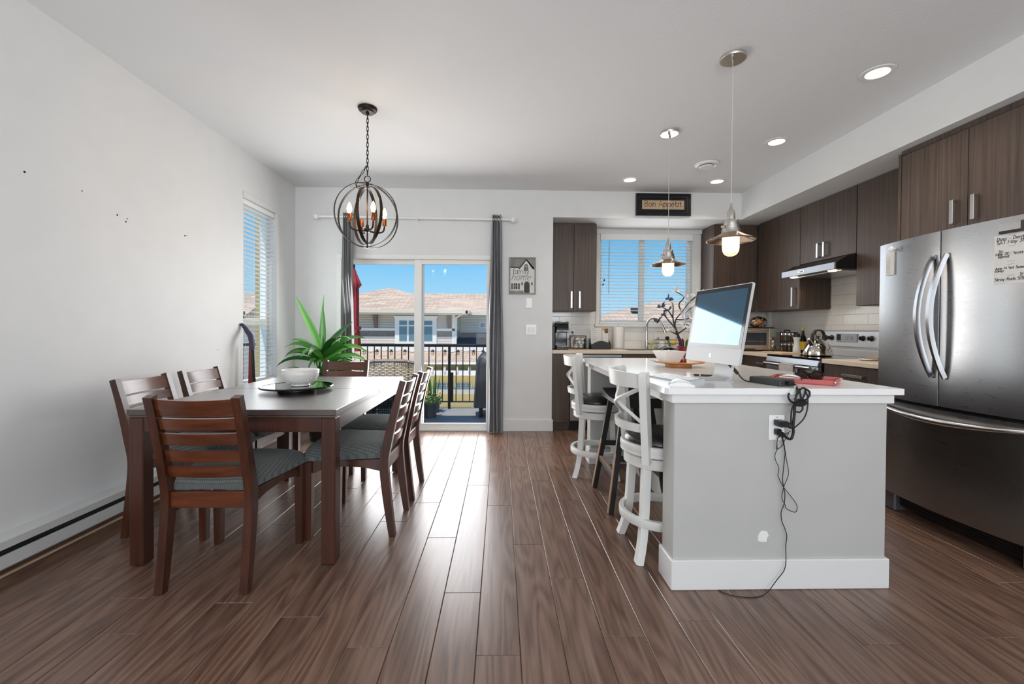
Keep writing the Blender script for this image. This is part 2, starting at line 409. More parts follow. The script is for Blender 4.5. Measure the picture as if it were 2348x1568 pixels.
wr_.box(XL-t, -1.95, YR-t, YR, -.01, ZC).box(2.35, XR+t, YR-t, YR, -.01, ZC).box(-1.95, 2.35, YR-t, YR, -.01, .5).box(-1.95, 2.35, YR-t, YR, 2.5, ZC)
struct('wall_rear', wr_, 'wall_paint', smooth=False)
w3 = struct('window_3', MB().box(-1.95, 2.35, YR-.12, YR-.04, .5, .56).box(-1.95, 2.35, YR-.12, YR-.04, 2.44, 2.5).box(-1.95, -1.89, YR-.12, YR-.04, .561, 2.439).box(2.29, 2.35, YR-.12, YR-.04, .561, 2.439).box(.17, .23, YR-.12, YR-.04, .561, 2.439), 'white_vinyl')
struct('ceiling', MB().box(XL-t, XR+t, YR-t, YB+t, ZC, ZC+.18).box(NX-.16, XR+t, YB+t, YK+t, ZC, ZC+.18), 'ceiling_paint', smooth=False)
struct('ceiling_soffit', MB().box(2.757, XR, YR, YB, SOF, ZC).box(NX, XR, YB, YK, SOF, ZC), 'wall_paint', smooth=False)

# baseboards
struct('baseboard_back', MB().box(dx1+.06, NX+.013, YB-.013, YB, 0, .134, .003).box(NX, NX+.013, YB, YB+.03, 0, .134, .002), 'trim_white')
struct('baseboard_left', MB().box(XL, XL+.013, 3.42, YB, 0, .134, .003), 'trim_white')
struct('trim_1', MB().box(XL, XL+.02, YR, 3.42, 0, .013, .004), 'raw_pine')
struct('shade_strip', MB().box(XL, XL+.006, YR, 3.42, .013, .06), 'shaded_wall_brown')  # brown colour stands in for shaded wall below the heater

# baseboard heater on the left wall
h = thing('baseboard_heater', 'long white baseboard heater with a dark slot along the left wall', 'heater', (XL, 0, 0))
hx = .066
obj('cover_top', MB().prism([(0,.205),(.03,.205),(hx,.188),(hx,.152),(hx-.008,.152),(hx-.008,.182),(.028,.197),(0,.197)], -1.2, 3.38, xz), 'heater_metal', h)
obj('cover_front', MB().prism([(hx,.124),(hx,.066),(hx-.01,.056),(.006,.056),(.006,.064),(hx-.014,.064),(hx-.008,.070),(hx-.008,.124)], -1.2, 3.38, xz), 'heater_metal', h)
obj('slot_grille', MB().box(.006, hx-.022, -1.19, 3.37, .07, .19), 'dark_slot', h)
obj('end_cap', MB().box(0.001, hx+.002, 3.38, 3.41, .055, .206, .004), 'heater_metal', h)

# ------------------------------------------------------------------ sliding glass door
d = struct('door_1', MB().box(dx0, dx1, YB-.012, YB+.11, 1.945, dz1, .004).box(dx0, dx0+.055, YB-.012, YB+.11, .0285, 1.9445, .004).box(dx1-.055, dx1, YB-.012, YB+.11, .0285, 1.9445, .004)
           .box(dx0, dx1, YB-.015, YB+.14, 0, .028, .003), 'white_vinyl')
def sash(x0, x1, y, name):
    s = obj(name, MB().box(x0, x0+.085, y-.018, y+.018, .03, 1.945, .003).box(x1-.085, x1, y-.018, y+.018, .03, 1.945, .003)
            .box(x0+.085, x1-.085, y-.018, y+.018, 1.895, 1.945, .003).box(x0+.085, x1-.085, y-.018, y+.018, .03, .085, .003), 'white_vinyl', d)
    obj('pane', MB().box(x0+.08, x1-.08, y-.002, y+.002, .08, 1.90), 'pane_glass', s, smooth=False)
    return s
sash(dx0+.05, -.885, YB+.085, 'fixed_sash')
sl = sash(-.985, dx1-.05, YB+.035, 'sliding_sash')
obj('door_handle', MB().tube(spline([(-.10,YB+.01,.95),(-.10,YB-.03,.97),(-.10,YB-.03,1.13),(-.10,YB+.01,1.15)],4), .008, 8), 'white_gloss', sl)
struct('trim_3', MB().box(dx0-.0, dx1, YB+.14, YB+.22, -.05, .012, .003), 'white_vinyl')

# ------------------------------------------------------------------ windows
def frame_x(x0, x1, y0, y1, z0, z1, w, mid=None):       # window frame in a plane of constant x
    m = MB().box(x0, x1, y0, y1, z1-w, z1, .003).box(x0, x1, y0, y1, z0, z0+w, .003).box(x0, x1, y0, y0+w, z0+w, z1-w, .003).box(x0, x1, y1-w, y1, z0+w, z1-w, .003)
    if mid: m.box(x0, x1, y0+w, y1-w, mid-.03, mid+.03, .003)
    return m
w1 = struct('window_1', frame_x(XL-.14, XL-.08, wy0, wy1, wz0, wz1, .045, 1.225), 'white_vinyl')
for (a, b) in ((1.255, wz1-.045), (wz0+.045, 1.195)):
    obj('pane', MB().box(XL-.112, XL-.108, wy0+.04, wy1-.04, a, b), 'pane_glass', w1, smooth=False)
obj('sill', MB().box(XL-.08, XL+.02, wy0-.0, wy1, wz0, wz0+.02, .003), 'trim_white', w1)
struct('trim_4', MB().box(XL, XL+.009, wy0-.0, wy1+.05, wz1, wz1+.055, .002).box(XL, XL+.009, wy1, wy1+.05, wz0, wz1, .002), 'trim_white')

w2 = struct('window_2', MB().box(kx0, kx1, YK+.05, YK+.11, kz1-.04, kz1, .003).box(kx0, kx1, YK+.05, YK+.11, kz0, kz0+.04, .003)
            .box(kx0, kx0+.035, YK+.05, YK+.11, kz0+.0405, kz1-.0405, .003).box(kx1-.035, kx1, YK+.05, YK+.11, kz0+.0405, kz1-.0405, .003).box(1.778, 1.838, YK+.05, YK+.11, kz0+.04, kz1-.04, .003), 'white_vinyl')
for (a, b) in ((kx0+.03, 1.785), (1.83, kx1-.03)):
    obj('pane', MB().box(a, b, YK+.078, YK+.082, kz0+.035, kz1-.035), 'pane_glass', w2, smooth=False)
struct('trim_5', MB().box(1.205, kx0, YK-.02, YK, kz0+.0005, kz1-.0005, .003).box(kx1, 2.535, YK-.02, YK, kz0+.0005, kz1-.0005, .003).box(1.205, 2.535, YK-.022, YK, kz1, SOF, .003)
       .box(2.535, 2.56, YK-.024, YK, SOF-.05, SOF, .003).box(1.19, 2.55, YK-.04, YK+.06, kz0-.035, kz0, .004).box(1.205, 2.535, YK-.016, YK, kz0-.085, kz0-.035, .003), 'trim_white')

# blinds ------------------------------------------------------------
def blind(name, label, horiz, depthpos, a0, a1, z0, z1, n, axis, tilt):
    b = thing(name, label, 'blinds')
    L = a1-a0
    def P(a, dd, z): return (a, depthpos+dd, z) if axis == 'x' else (depthpos+dd, a, z)
    def bx(m, a, bb, d0, d1, zz0, zz1, c=0):
        if axis == 'x': return m.box(a, bb, depthpos+d0, depthpos+d1, zz0, zz1, c)
        return m.box(depthpos+d0, depthpos+d1, a, bb, zz0, zz1, c)
    obj('headrail', bx(MB(), a0, a1, -.028, .028, z1-.045, z1, .003), 'blind_white', b)
    obj('bottom_rail', bx(MB(), a0, a1, -.026, .026, z0, z0+.018, .003), 'blind_white', b)
    src = None; zz = z0+.045; step = (z1-.06-zz)/(n-1)
    for i in range(n):
        if src is None:
            m = MB()
            prof = [(-.025,0.0),(-.012,.0025),(.0,.0033),(.012,.0025),(.025,0.0)]
            c_, s_ = math.cos(tilt), math.sin(tilt); pts = [(u*c_-v*s_, u*s_+v*c_) for u, v in prof]
            poly = pts + [(u, v-.0018) for u, v in pts[::-1]]
            if axis == 'x': m.prism(poly, a0, a1, lambda u, v, a: (a, u, v))
            else: m.prism(poly, a0, a1, lambda u, v, a: (u, a, v))
            src = obj('slat', m, 'blind_white', b, (0, depthpos, zz) if axis == 'x' else (depthpos, 0, zz)); continue
        inst(src, b, (0, depthpos, zz+step*i) if axis == 'x' else (depthpos, 0, zz+step*i))
    for fr in (.1, .5, .9):
        for dd in (-.024, .024):
            obj('ladder_cord', MB().tube([P(a0+L*fr, dd, z0+.01), P(a0+L*fr, dd, z1-.03)], .0009, 4), 'blind_white', b)
    return b
bl = blind('window_blind', 'open white slatted blind in the tall narrow left window', None, XL-.038, wy0+.008, wy1-.008, wz0+.025, wz1-.004, 39, 'y', R(4))
def tassel(b, x, y, z, zt):
    obj('pull_cord', MB().tube([(x,y,z),(x,y,zt)], .0012, 5), 'blind_white', b)
    obj('tassel', MB().lathe([(0,.03),(.004,.03),(.008,.012),(.011,0),(0,0)], 10, (x,y,z-.03)), 'black_plastic', b)
tassel(bl, XL-.005, wy0+.022, 1.31, 2.28); tassel(bl, XL-.005, wy0+.010, 1.275, 2.28)
bk = blind('window_blind', 'open white slatted blind behind the chrome faucet and under the framed sign', None, YK+.018, kx0+.008, kx1-.008, kz0+.004, kz1-.004, 26, 'x', R(-3))
obj('valance', MB().box(kx0+.002, kx1-.002, YK-.03, YK-.012, kz1-.08, kz1, .003), 'blind_white', bk)
tassel(bk, kx0+.055, YK-.02, 1.81, 2.31); tassel(bk, kx0+.04, YK-.02, 1.755, 2.31)
obj('tilt_wand', MB().tube([(kx0+.115,YK-.02,1.62),(kx0+.115,YK-.02,2.31)], .004, 6), 'clear_glass', bk)

# ------------------------------------------------------------------ backsplash tiles (parts of the walls)
TW, TH, TG = .302, .1005, .0018
def tiles(parent, along, fixed, a0, a1, z0, z1, skip, back):
    r = 0; z = z0
    while z < z1-.02:
        zt = min(z+TH, z1); a = a0 - (TW/2 if r % 2 else 0)
        while a < a1-.01:
            p, q = max(a, a0), min(a+TW, a1)
            segs = [(p, q, z, zt)]
            for (s0, s1, sz0, sz1) in skip:
                out = []
                for (p_, q_, z_, zt_) in segs:
                    if zt_ <= sz0 or z_ >= sz1 or q_ <= s0 or p_ >= s1: out.append((p_, q_, z_, zt_)); continue
                    if z_ < sz0: out.append((p_, q_, z_, sz0)); 
                    if p_ < s0: out.append((p_, s0, max(z_, sz0), zt_))
                    if q_ > s1: out.append((s1, q_, max(z_, sz0), zt_))
                segs = out
            for (p_, q_, z_, zt_) in segs:
                if q_-p_ < .012 or zt_-z_ < .012: continue
                key = ('t', along, round(q_-p_, 3), round(zt_-z_, 3))
                if key not in cache:
                    w_, h_ = (q_-p_)/2-TG/2, (zt_-z_)/2-TG/2
                    m = MB().box(-w_, w_, -.004, .004, -h_, h_, .0014) if along == 'x' else MB().box(-.004, .004, -w_, w_, -h_, h_, .0014)
                    me = mesh_of('tile', m, False); me.materials.append(M['tile_white']); cache[key] = me
                o = bpy.data.objects.new('tile', cache[key]); COL.objects.link(o); o.parent = parent
                o.location = ((p_+q_)/2, fixed-.004, (z_+zt_)/2) if along == 'x' else (fixed-.004, (p_+q_)/2, (z_+zt_)/2)
            a += TW
        z += TH; r += 1
    gm = MB()
    for (p, q, zz0, zz1) in back:
        if along == 'x': gm.box(p, q, fixed-.003, fixed, zz0, zz1)
        else: gm.box(fixed-.003, fixed, p, q, zz0, zz1)
    obj('grout', gm, 'grout', parent)
tiles(wall_k, 'x', YK, NX, XR-.009, CT, 1.40, [(1.19, 2.55, kz0-.085, 9)],
      [(NX, 1.19, CT, 1.40), (1.19, 2.55, CT, kz0-.085), (2.55, XR, CT, 1.40)])
tiles(wall_r, 'y', XR, 2.90, YK-.009, CT, 1.72, [(2.0, 3.705, 1.40, 9), (4.42, 6, 1.40, 9)],
      [(2.90, YK, CT, 1.40), (3.705, 4.42, 1.40, 1.72)])

# ------------------------------------------------------------------ ceiling fittings
def downlight(x, y, label):
    t_ = thing('recessed_light', label, 'ceiling light', (x, y, ZC), 0, 'recessed lights in the kitchen ceiling')
    obj('trim_ring', MB().lathe([(.062,.004),(.062,-.006),(.075,-.007),(.088,-.004),(.09,.0),(.09,.002)], 32), 'trim_white', t_)
    obj('lens', MB().lathe([(0,-.002),(.062,-.002),(.062,.002),(0,.002)], 28), 'lamp_down', t_)
    l = bpy.data.lights.new('recessed_lamp', 'SPOT'); l.energy = 22; l.spot_size = R(125); l.spot_blend = .7; l.shadow_soft_size = .06; l.color = (1, .9, .76)
    o = bpy.data.objects.new('recessed_lamp', l); COL.objects.link(o); o.parent = t_; o.location = (0,0,-.03)
downlight(2.286, 2.62, 'recessed ceiling light nearest the refrigerator')
downlight(2.29, 3.60, 'recessed ceiling light second from the refrigerator along the right soffit')
downlight(1.345, 4.57, 'recessed ceiling light just above and left of the framed sign')
downlight(2.276, 4.576, 'recessed ceiling light in the far right corner beyond the round vent')
v = thing('ceiling_vent', 'round white ceiling air vent between the recessed lights', 'air vent', (1.946, 4.119, ZC))
obj('rim', MB().lathe([(.055,0),(.06,-.012),(.085,-.02),(.105,-.012),(.11,0)], 32), 'white_gloss', v)
obj('disc', MB().lathe([(0,-.034),(.058,-.034),(.068,-.026),(.062,-.018),(0,-.016)], 28), 'white_gloss', v)
obj('throat', MB().lathe([(0,-.004),(.06,-.004),(.06,0),(0,0)], 20), 'dark_slot', v)

# switches and sign, picture
def plate(name, label, x0, x1, z0, z1, n):
    p = thing(name, label, 'switch', ((x0+x1)/2, YB, (z0+z1)/2)); w, hh = (x1-x0)/2, (z1-z0)/2
    obj('cover_plate', MB().box(-w, w, -.006, 0, -hh, hh, .003), 'white_gloss', p)
    for i in range(n):
        cx = 0 if n == 1 else (-.024 + .048*i)
        obj('rocker', MB().prism([(-.001,-.034),(-.008,-.034),(-.0115,.034),(-.001,.034)], cx-.016, cx+.016, lambda u, v, a: (a, u-.003, v)), 'white_gloss', p)
plate('light_switch', 'single white wall switch below the family home picture', .283, .354, 1.406, 1.52, 1)
plate('light_switch', 'double white wall switch lower on the wall beside the kitchen niche', .285, .406, 1.10, 1.217, 2)

# ------------------------------------------------------------------ stroke lettering
def E_(cx, cy, rx, ry, a0, a1, n=10): return [(cx+rx*math.cos(R(a0+(a1-a0)*i/n)), cy+ry*math.sin(R(a0+(a1-a0)*i/n))) for i in range(n+1)]
arch = lambda x0, x1: E_((x0+x1)/2, .40, (x1-x0)/2, .22, 180, 0, 6)+[(x1, 0)]
bowl = E_(.29, .31, .24, .31, 0, 360, 12)
G = {' ': (.42, []), 'o': (.62, [bowl]), 'n': (.64, [[(.1,0),(.1,.62)], arch(.1,.5)]), 'm': (.95, [[(.1,0),(.1,.62)], arch(.1,.45), arch(.45,.8)]),
 'B': (.74, [[(.12,0),(.12,1)], [(.12,1),(.34,1)]+E_(.34,.765,.22,.235,90,-90,6)+[(.12,.53)], [(.34,.53)]+E_(.36,.265,.26,.265,90,-90,6)+[(.12,0)]]),
 'A': (.78, [[(.04,0),(.37,1),(.72,0)], [(.16,.35),(.58,.35)]]), 'p': (.66, [[(.1,-.3),(.1,.62)], [(x+.06,y) for x, y in bowl]]),
 'e': (.6, [[(.06,.33)]+[(.53,.33)]+E_(.29,.31,.24,.31,5,310,10)]), 't': (.48, [[(.2,.86),(.2,.14),(.29,0),(.43,.05)], [(.04,.62),(.4,.62)]]),
 'i': (.26, [[(.12,0),(.12,.62)], [(.12,.80),(.12,.87)]]), 'f': (.42, [E_(.36,.80,.17,.19,30,180,6)+[(.19,0)], [(.04,.6),(.4,.6)]]),
 'a': (.66, [bowl, [(.54,.62),(.54,0)]]), 'l': (.26, [[(.12,0),(.12,1)]]), 'y': (.58, [[(.05,.62),(.28,.03)], [(.52,.62),(.2,-.26),(.06,-.3)]]),
 'h': (.64, [[(.1,0),(.1,1)], arch(.1,.5)]), 'D': (.78, [[(.12,0),(.12,1)], [(.12,1),(.3,1)]+E_(.3,.5,.38,.5,90,-90,8)+[(.12,0)]]),
 'S': (.66, [E_(.33,.76,.24,.24,50,270,8)+E_(.33,.26,.26,.26,90,-130,8)]), 'T': (.7, [[(.35,0),(.35,1)], [(.04,1),(.66,1)]]),
 'M': (.9, [[(.1,0),(.1,1),(.43,.3),(.76,1),(.76,0)]]), 's': (.5, [E_(.25,.46,.17,.16,50,270,6)+E_(.25,.16,.18,.16,90,-130,6)]),
 'u': (.62, [[(.1,.62),(.1,.2)]+E_(.3,.2,.2,.2,180,360,6), [(.5,.62),(.5,0)]]), 'c': (.56, [E_(.29,.31,.24,.31,50,310,8)]), 'r': (.44, [[(.1,0),(.1,.62)], E_(.3,.38,.2,.22,180,50,5)]),
 'g': (.62, [bowl, [(.53,.62),(.53,-.15)]+E_(.3,-.12,.23,.18,0,-140,6)]), 'd': (.64, [bowl, [(.53,1),(.53,0)]]), 'J': (.56, [[(.42,1),(.42,.2)]+E_(.24,.2,.18,.2,0,-160,6)]),
 'R': (.72, [[(.12,0),(.12,1)], [(.12,1),(.36,1)]+E_(.36,.76,.22,.24,90,-90,6)+[(.12,.52)], [(.36,.52),(.64,0)]]),
 '1': (.36, [[(.08,.8),(.2,1),(.2,0)]]), '2': (.6, [E_(.29,.76,.22,.24,160,-30,6)+[(.06,0),(.54,0)]]), '3': (.58, [E_(.27,.76,.2,.24,140,-90,6)+E_(.27,.26,.24,.26,90,-140,6)]),
 '4': (.6, [[(.42,0),(.42,1),(.05,.3),(.56,.3)]]), '5': (.58, [[(.5,1),(.12,1),(.1,.56)]+E_(.27,.32,.25,.32,120,-140,8)]), '7': (.56, [[(.05,1),(.52,1),(.2,0)]]),
 '8': (.6, [E_(.29,.76,.19,.24,0,360,10), E_(.29,.26,.24,.26,0,360,10)]), '-': (.46, [[(.06,.35),(.38,.35)]]), '.': (.24, [[(.1,0),(.12,.05)]])}
G['é'] = (.6, G['e'][1]+[[(.26,.74),(.40,.92)]])
def letters(text, org, ux, uz, nrm, size, w, th=.001, serif=False, shear=0.0, gap=0.0):
    m = MB(); x = 0.0; org = Vector(org); ux = Vector(ux); uz = Vector(uz); nrm = Vector(nrm)
    for ch in text:
        adv, st = G[ch]
        for ln in st:
            pts = [org + ux*((x+u+v*shear)*size) + uz*(v*size) for u, v in ln]
            if len(pts) == 2 or True:
                P = pts; vs = []; fs = []
                for i, p in enumerate(P):
                    tt = (P[min(i+1, len(P)-1)]-P[max(i-1, 0)])
                    if tt.length < 1e-9: tt = ux.copy()
                    tt.normalize(); s_ = nrm.cross(tt)*w/2
                    vs += [p+s_, p-s_, p+s_+nrm*th, p-s_+nrm*th]
                for i in range(len(P)-1):
                    a, b = i*4, i*4+4; fs += [(a+2,a+3,b+3,b+2), (a,a+2,b+2,b), (a+3,a+1,b+1,b+3)]
                fs += [(0,1,3,2), (len(vs)-4, len(vs)-2, len(vs)-1, len(vs)-3)]
                m.add(vs, fs)
            if serif and abs(ln[0][0]-ln[-1][0]) < .35 and abs(ln[0][1]-ln[-1][1]) > .45:
                for (u, v) in (ln[0], ln[-1]):
                    c = org + ux*((x+u+v*shear)*size) + uz*(v*size); m.obox(c+nrm*th/2, ux, uz, nrm, size*.10, w*.32, th/2)
        x += adv+gap
    return m, x*size
def text_w(text, gap=0.0): return sum(G[c][0]+gap for c in text)

# framed sign above the kitchen window
flat('sign_black', (20,21,26), .3); flat('burlap', (206,178,146), .9, bump=(500,.4,.001), var=.06); flat('ink_brown', (64,48,34), .8)
sg = thing('framed_sign', 'black framed sign reading Bon Appétit on a tan panel', 'sign', (1.8435, YB, 2.594), R(0))
W2, H2 = .3155, .125
def ring_frame(w, h_, bands):      # bands: list of (inset, depth)
    m = MB(); vs = []; fs = []
    for (i, dp) in bands: vs += [(-w+i, -dp, -h_+i), (w-i, -dp, -h_+i), (w-i, -dp, h_-i), (-w+i, -dp, h_-i)]
    for b in range(len(bands)-1):
        for k in range(4): fs.append((b*4+k, b*4+(k+1) % 4, (b+1)*4+(k+1) % 4, (b+1)*4+k))
    return m.add(vs, fs)
obj('frame', ring_frame(W2, H2, [(0,0),(0,.026),(.006,.030),(.022,.030),(.030,.022),(.046,.020),(.060,.012),(.074,.012),(.074,0)]), 'sign_black', sg, angle=20)
obj('panel', MB().box(-W2+.072, W2-.072, -.010, -.004, -H2+.072, H2-.072), 'burlap', sg)
tw = text_w('Bon Appétit', .02); sz = .435/tw
xx = -.2175
for chh in 'Bon Appétit':
    lm, adv_ = letters(chh, (xx, -.010, -.021), (1,0,0), (0,0,1), (0,-1,0), sz, .0058, .0012, True, gap=.02); xx += adv_
    if lm.v: obj('letter', lm, 'ink_brown', sg)

# picture of a house
flat('pic_white', (222,221,217), .7); flat('pic_grey', (140,139,136), .8, var=.35, bump=None); flat('pic_dark', (72,72,71), .8); flat('pic_mid', (112,112,111), .8, var=.08); flat('weathered', (150,147,142), .7, var=.1)
pc = thing('framed_picture', 'grey framed picture of a cottage front with the words family home', 'picture', (.2405, YB, 1.770))
pw, ph = .1515, .209
obj('frame', ring_frame(pw, ph, [(0,0),(0,.018),(.003,.020),(.010,.020),(.014,.012),(.014,0)]), 'weathered', pc)
pa = obj('print', MB().box(-pw+.012, pw-.012, -.010, -.004, -ph+.012, ph-.012), 'pic_white', pc)
Lp = -.0102
def pp(poly, mat, name='printed_shape', y=Lp): obj(name, MB().prism(poly, y, y-.0006, xz), mat, pa)
def pu(x, y): return (-pw + x/1.0*2*pw, ph - y*2*ph)     # 0..1 picture coordinates
def PU(*a): return [pu(x, y) for x, y in a]
pp(PU((.05,.03),(.95,.03),(.95,.28),(.86,.32),(.635,.055),(.40,.28),(.05,.28)), 'pic_grey', 'printed_roof')
pp(PU((.05,.265),(.36,.265),(.36,.285),(.05,.285)), 'pic_dark', 'printed_eave')
pp(PU((.635,.05),(.66,.05),(.97,.32),(.92,.335),(.645,.085),(.39,.325),(.33,.325)), 'pic_dark', 'printed_gable')
pp(PU((.555,.245),(.72,.245),(.72,.365),(.555,.365)), 'pic_mid', 'printed_window'); pp([pu(.6375+.075*math.cos(a), .232-.05*math.sin(a)) for a in [PI*i/8 for i in range(9)]], 'pic_mid', 'printed_fanlight')
pp(PU((.632,.245),(.644,.245),(.644,.365),(.632,.365)), 'pic_white', 'printed_bar', Lp-.0007)
pp(PU((.075,.705),(.16,.705),(.16,.87),(.075,.87)), 'pic_mid', 'printed_shutter'); pp(PU((.33,.705),(.41,.705),(.41,.87),(.33,.87)), 'pic_mid', 'printed_shutter'); pp(PU((.18,.705),(.31,.705),(.31,.86),(.18,.86)), 'pic_dark', 'printed_window')
pp(PU((.24,.705),(.25,.705),(.25,.86),(.24,.86)), 'pic_white', 'printed_bar', Lp-.0007); pp(PU((.18,.775),(.31,.775),(.31,.785),(.18,.785)), 'pic_white', 'printed_bar', Lp-.0007)
pp([pu(.56,.96)]+[pu(.67-.11*math.cos(a), .745-.10*math.sin(a)) for a in [PI*i/10 for i in range(11)]]+[pu(.78,.96)], 'pic_mid', 'printed_door')
pp([pu(.585,.955)]+[pu(.67-.085*math.cos(a), .755-.08*math.sin(a)) for a in [PI*i/10 for i in range(11)]]+[pu(.755,.955)], 'pic_dark', 'printed_door_panel', Lp-.0007)
for x in (.49, .86): pp(PU((x-.03,.70),(x,.665),(x+.03,.70),(x+.02,.75),(x,.765),(x-.02,.75)), 'pic_dark', 'printed_lantern')
pp(PU((.05,.90),(.54,.90),(.54,.97),(.05,.97)), 'pic_grey', 'printed_path')
for txt, px_, py_, sz_, w_, sh, gp in (('family', .13, .445, .058, .0042, 0, .03), ('home', .07, .62, .078, .0042, .35, .02)):
    o_ = pu(px_, py_); lm, _ = letters(txt, (o_[0], Lp-.0004, o_[1]), (1,0,0), (0,0,1), (0,-1,0), sz_, w_, .0008, txt == 'family', sh, gp); obj('lettering', lm, 'pic_dark', pa)
o_ = pu(.40, .505); obj('small_lettering', MB().box(o_[0], o_[0]+.1, Lp-.0006, Lp, o_[1], o_[1]+.004), 'pic_mid', pa)

# ------------------------------------------------------------------ dining table
tb = thing('dining_table', 'long dark brown wooden dining table with square legs', 'table', (-1.30, 2.875, 0))
TX, TY = .50, .735
topm = MB().box(-TX, TX, -TY, .02, .738, .766, .0025)
obj('tabletop_leaf', topm, 'table_wood', tb); obj('tabletop_leaf', MB().box(-TX, TX, .022, TY, .738, .766, .0025), 'table_wood', tb)
obj('top_moulding', MB().box(-TX+.006, TX-.006, -TY+.006, TY-.006, .726, .738, .002), 'table_wood', tb)
for (x0, x1, y0, y1) in ((-TX+.07, TX-.07, -TY+.012, -TY+.034), (-TX+.07, TX-.07, TY-.034, TY-.012), (-TX+.012, -TX+.034, -TY+.07, TY-.07), (TX-.034, TX-.012, -TY+.07, TY-.07)):
    obj('apron', MB().box(x0, x1, y0, y1, .655, .726, .002), 'table_leg' if abs(y1-y0) < .1 else 'table_wood', tb)
for sx in (-1, 1):
    for sy in (-1, 1):
        lx, ly = sx*(TX-.040), sy*(TY-.040)
        m = MB(); a, b = .034, .030
        m.add([(lx-a,ly-a,.726),(lx+a,ly-a,.726),(lx+a,ly+a,.726),(lx-a,ly+a,.726),(lx-a,ly-a,.004),(lx+a,ly-a,.004),(lx+a,ly+a,.004),(lx-a,ly+a,.004)],
              [(0,1,2,3),(7,6,5,4),(0,4,5,1),(1,5,6,2),(2,6,7,3),(3,7,4,0)])
        lg = obj('leg', MB().box(lx-a, lx+a, ly-a, ly+a, .005, .726, .004), 'table_leg', tb)
        obj('glide', MB().cyl((lx, ly), .014, 0, .006, 10), 'black_rubber', lg)

# ------------------------------------------------------------------ dining chairs
def make_chair():
    c = thing('dining_chair', '', 'chair', (0,0,0), 0, 'dining chairs around the dark table')
    prof = spline([(-.205,0,0),(-.190,0,.10),(-.165,0,.30),(-.158,0,.42),(-.175,0,.52),(-.215,0,.70),(-.262,0,.872)], 3)
    def post_y(z):
        for i in range(len(prof)-1):
            if prof[i].z <= z <= prof[i+1].z: tt = (z-prof[i].z)/(prof[i+1].z-prof[i].z); return prof[i].x+(prof[i+1].x-prof[i].x)*tt
        return prof[-1].x
    for s in (-1, 1):
        path = [(s*.182, p.x, p.z) for p in prof]
        dep = [.034+.014*math.sin(PI*min(1, p.z/.8))**1 for p in prof]
        obj('rear_post', MB().sweep(path, .036, dep, lambda i: (1,0,0)), 'chair_wood', c, angle=50)
    z_sl = [(.785,.861),(.724,.775),(.654,.706),(.576,.627),(.504,.555)]
    for (z0, z1) in z_sl:
        zc = (z0+z1)/2; y0 = post_y(zc); n = 9; lean = (post_y(z1)-post_y(z0))
        vs = []; fs = []
        for i in range(n):
            u = -1+2*i/(n-1); x = u*.166; bow = -.022*(1-u*u)+.004; zt = -.006*(1-u*u) if z0 > .78 else 0
            for (dy, zz) in ((-.009, z0), (.009, z0), (.009, z1), (-.009, z1)):
                vs.append((x, y0+bow+dy+(lean/2 if zz == z1 else -lean/2), zz+(zt if zz == z1 else 0)))
        for i in range(n-1):
            for k in range(4): fs.append((i*4+k, i*4+(k+1) % 4, i*4+4+(k+1) % 4, i*4+4+k))
        fs += [(0,1,2,3), tuple((n-1)*4+k for k in (3,2,1,0))]
        obj('back_slat', MB().add(vs, fs), 'chair_slat', c)
    obj('rear_rail', MB().box(-.166, .166, post_y(.4)-.012, post_y(.4)+.012, .360, .432, .003), 'chair_slat', c)
    obj('front_rail', MB().box(-.195, .195, .226, .248, .365, .432, .003), 'chair_slat', c)
    for s in (-1, 1):
        # side apron with an arched lower edge
        pts = [(-.145,.362),(-.05,.388),(.06,.398),(.16,.388),(.222,.365),(.222,.432),(-.145,.432)]
        x_ = lambda v: s*(.172+(.212-.172)*(v+.145)/.367)
        m = MB(); n = len(pts); m.add([(x_(u)-s*.011, u, w) for u, w in pts]+[(x_(u)+s*.011, u, w) for u, w in pts],
              [tuple(range(n)), tuple(range(n, 2*n))[::-1]]+[(i, (i+1) % n, n+(i+1) % n, n+i) for i in range(n)])
        obj('side_apron', m, 'chair_wood', c)
        lx = s*.216; a, b = .022, .017
        m = MB().add([(lx-a,.245-a,.432),(lx+a,.245-a,.432),(lx+a,.245+a,.432),(lx-a,.245+a,.432),(lx-b,.245-b,.0),(lx+b,.245-b,.0),(lx+b,.245+b,.0),(lx-b,.245+b,.0)],
              [(0,1,2,3),(7,6,5,4),(0,4,5,1),(1,5,6,2),(2,6,7,3),(3,7,4,0)])
        obj('front_leg', m, 'chair_wood', c)
    # padded seat
    nu, nv = 17, 17
    def seat(u, v, top):
        a = u*2-1; b = v*2-1
        w = .176 + (.246-.176)*v; ex = (1-abs(a)**5)**.2 if top else 1
        x = a*w*(1 if abs(b) < .999 else 1); y = -.150 + v*.435
        y += .02*(1-a*a)*v
        f = max(0, (1-a**6))*max(0, (1-b**6)); z = .462 + .062*f**.42 if top else .436
        z -= .012*max(0, v-.7)/.3 if top else 0
        z += .003*math.cos(3*a)*math.cos(2.5*b) if top else 0
        return (x, y, z)
    m = MB(); m.grid(nu, nv, lambda u, v: seat(u, v, True)); m.grid(nu, nv, lambda u, v: seat(u, v, False))
    off = nu*nv; bd = [i for i in range(nu)]+[j*nu+nu-1 for j in range(1, nv)]+[(nv-1)*nu+i for i in range(nu-2, -1, -1)]+[j*nu for j in range(nv-2, 0, -1)]
    m.f += [(bd[i], bd[(i+1) % len(bd)], off+bd[(i+1) % len(bd)], off+bd[i]) for i in range(len(bd))]
    obj('seat_cushion', m, 'seat_fabric', c, angle=60)
    return c
c0 = make_chair()
c0.location = (-1.297, 2.135, 0); c0['label'] = 'dark wood ladder back chair nearest the camera, its back to us'
dup(c0, (-.805, 2.635, 0), R(90), 'ladder back chair nearest us on the right long side of the table')
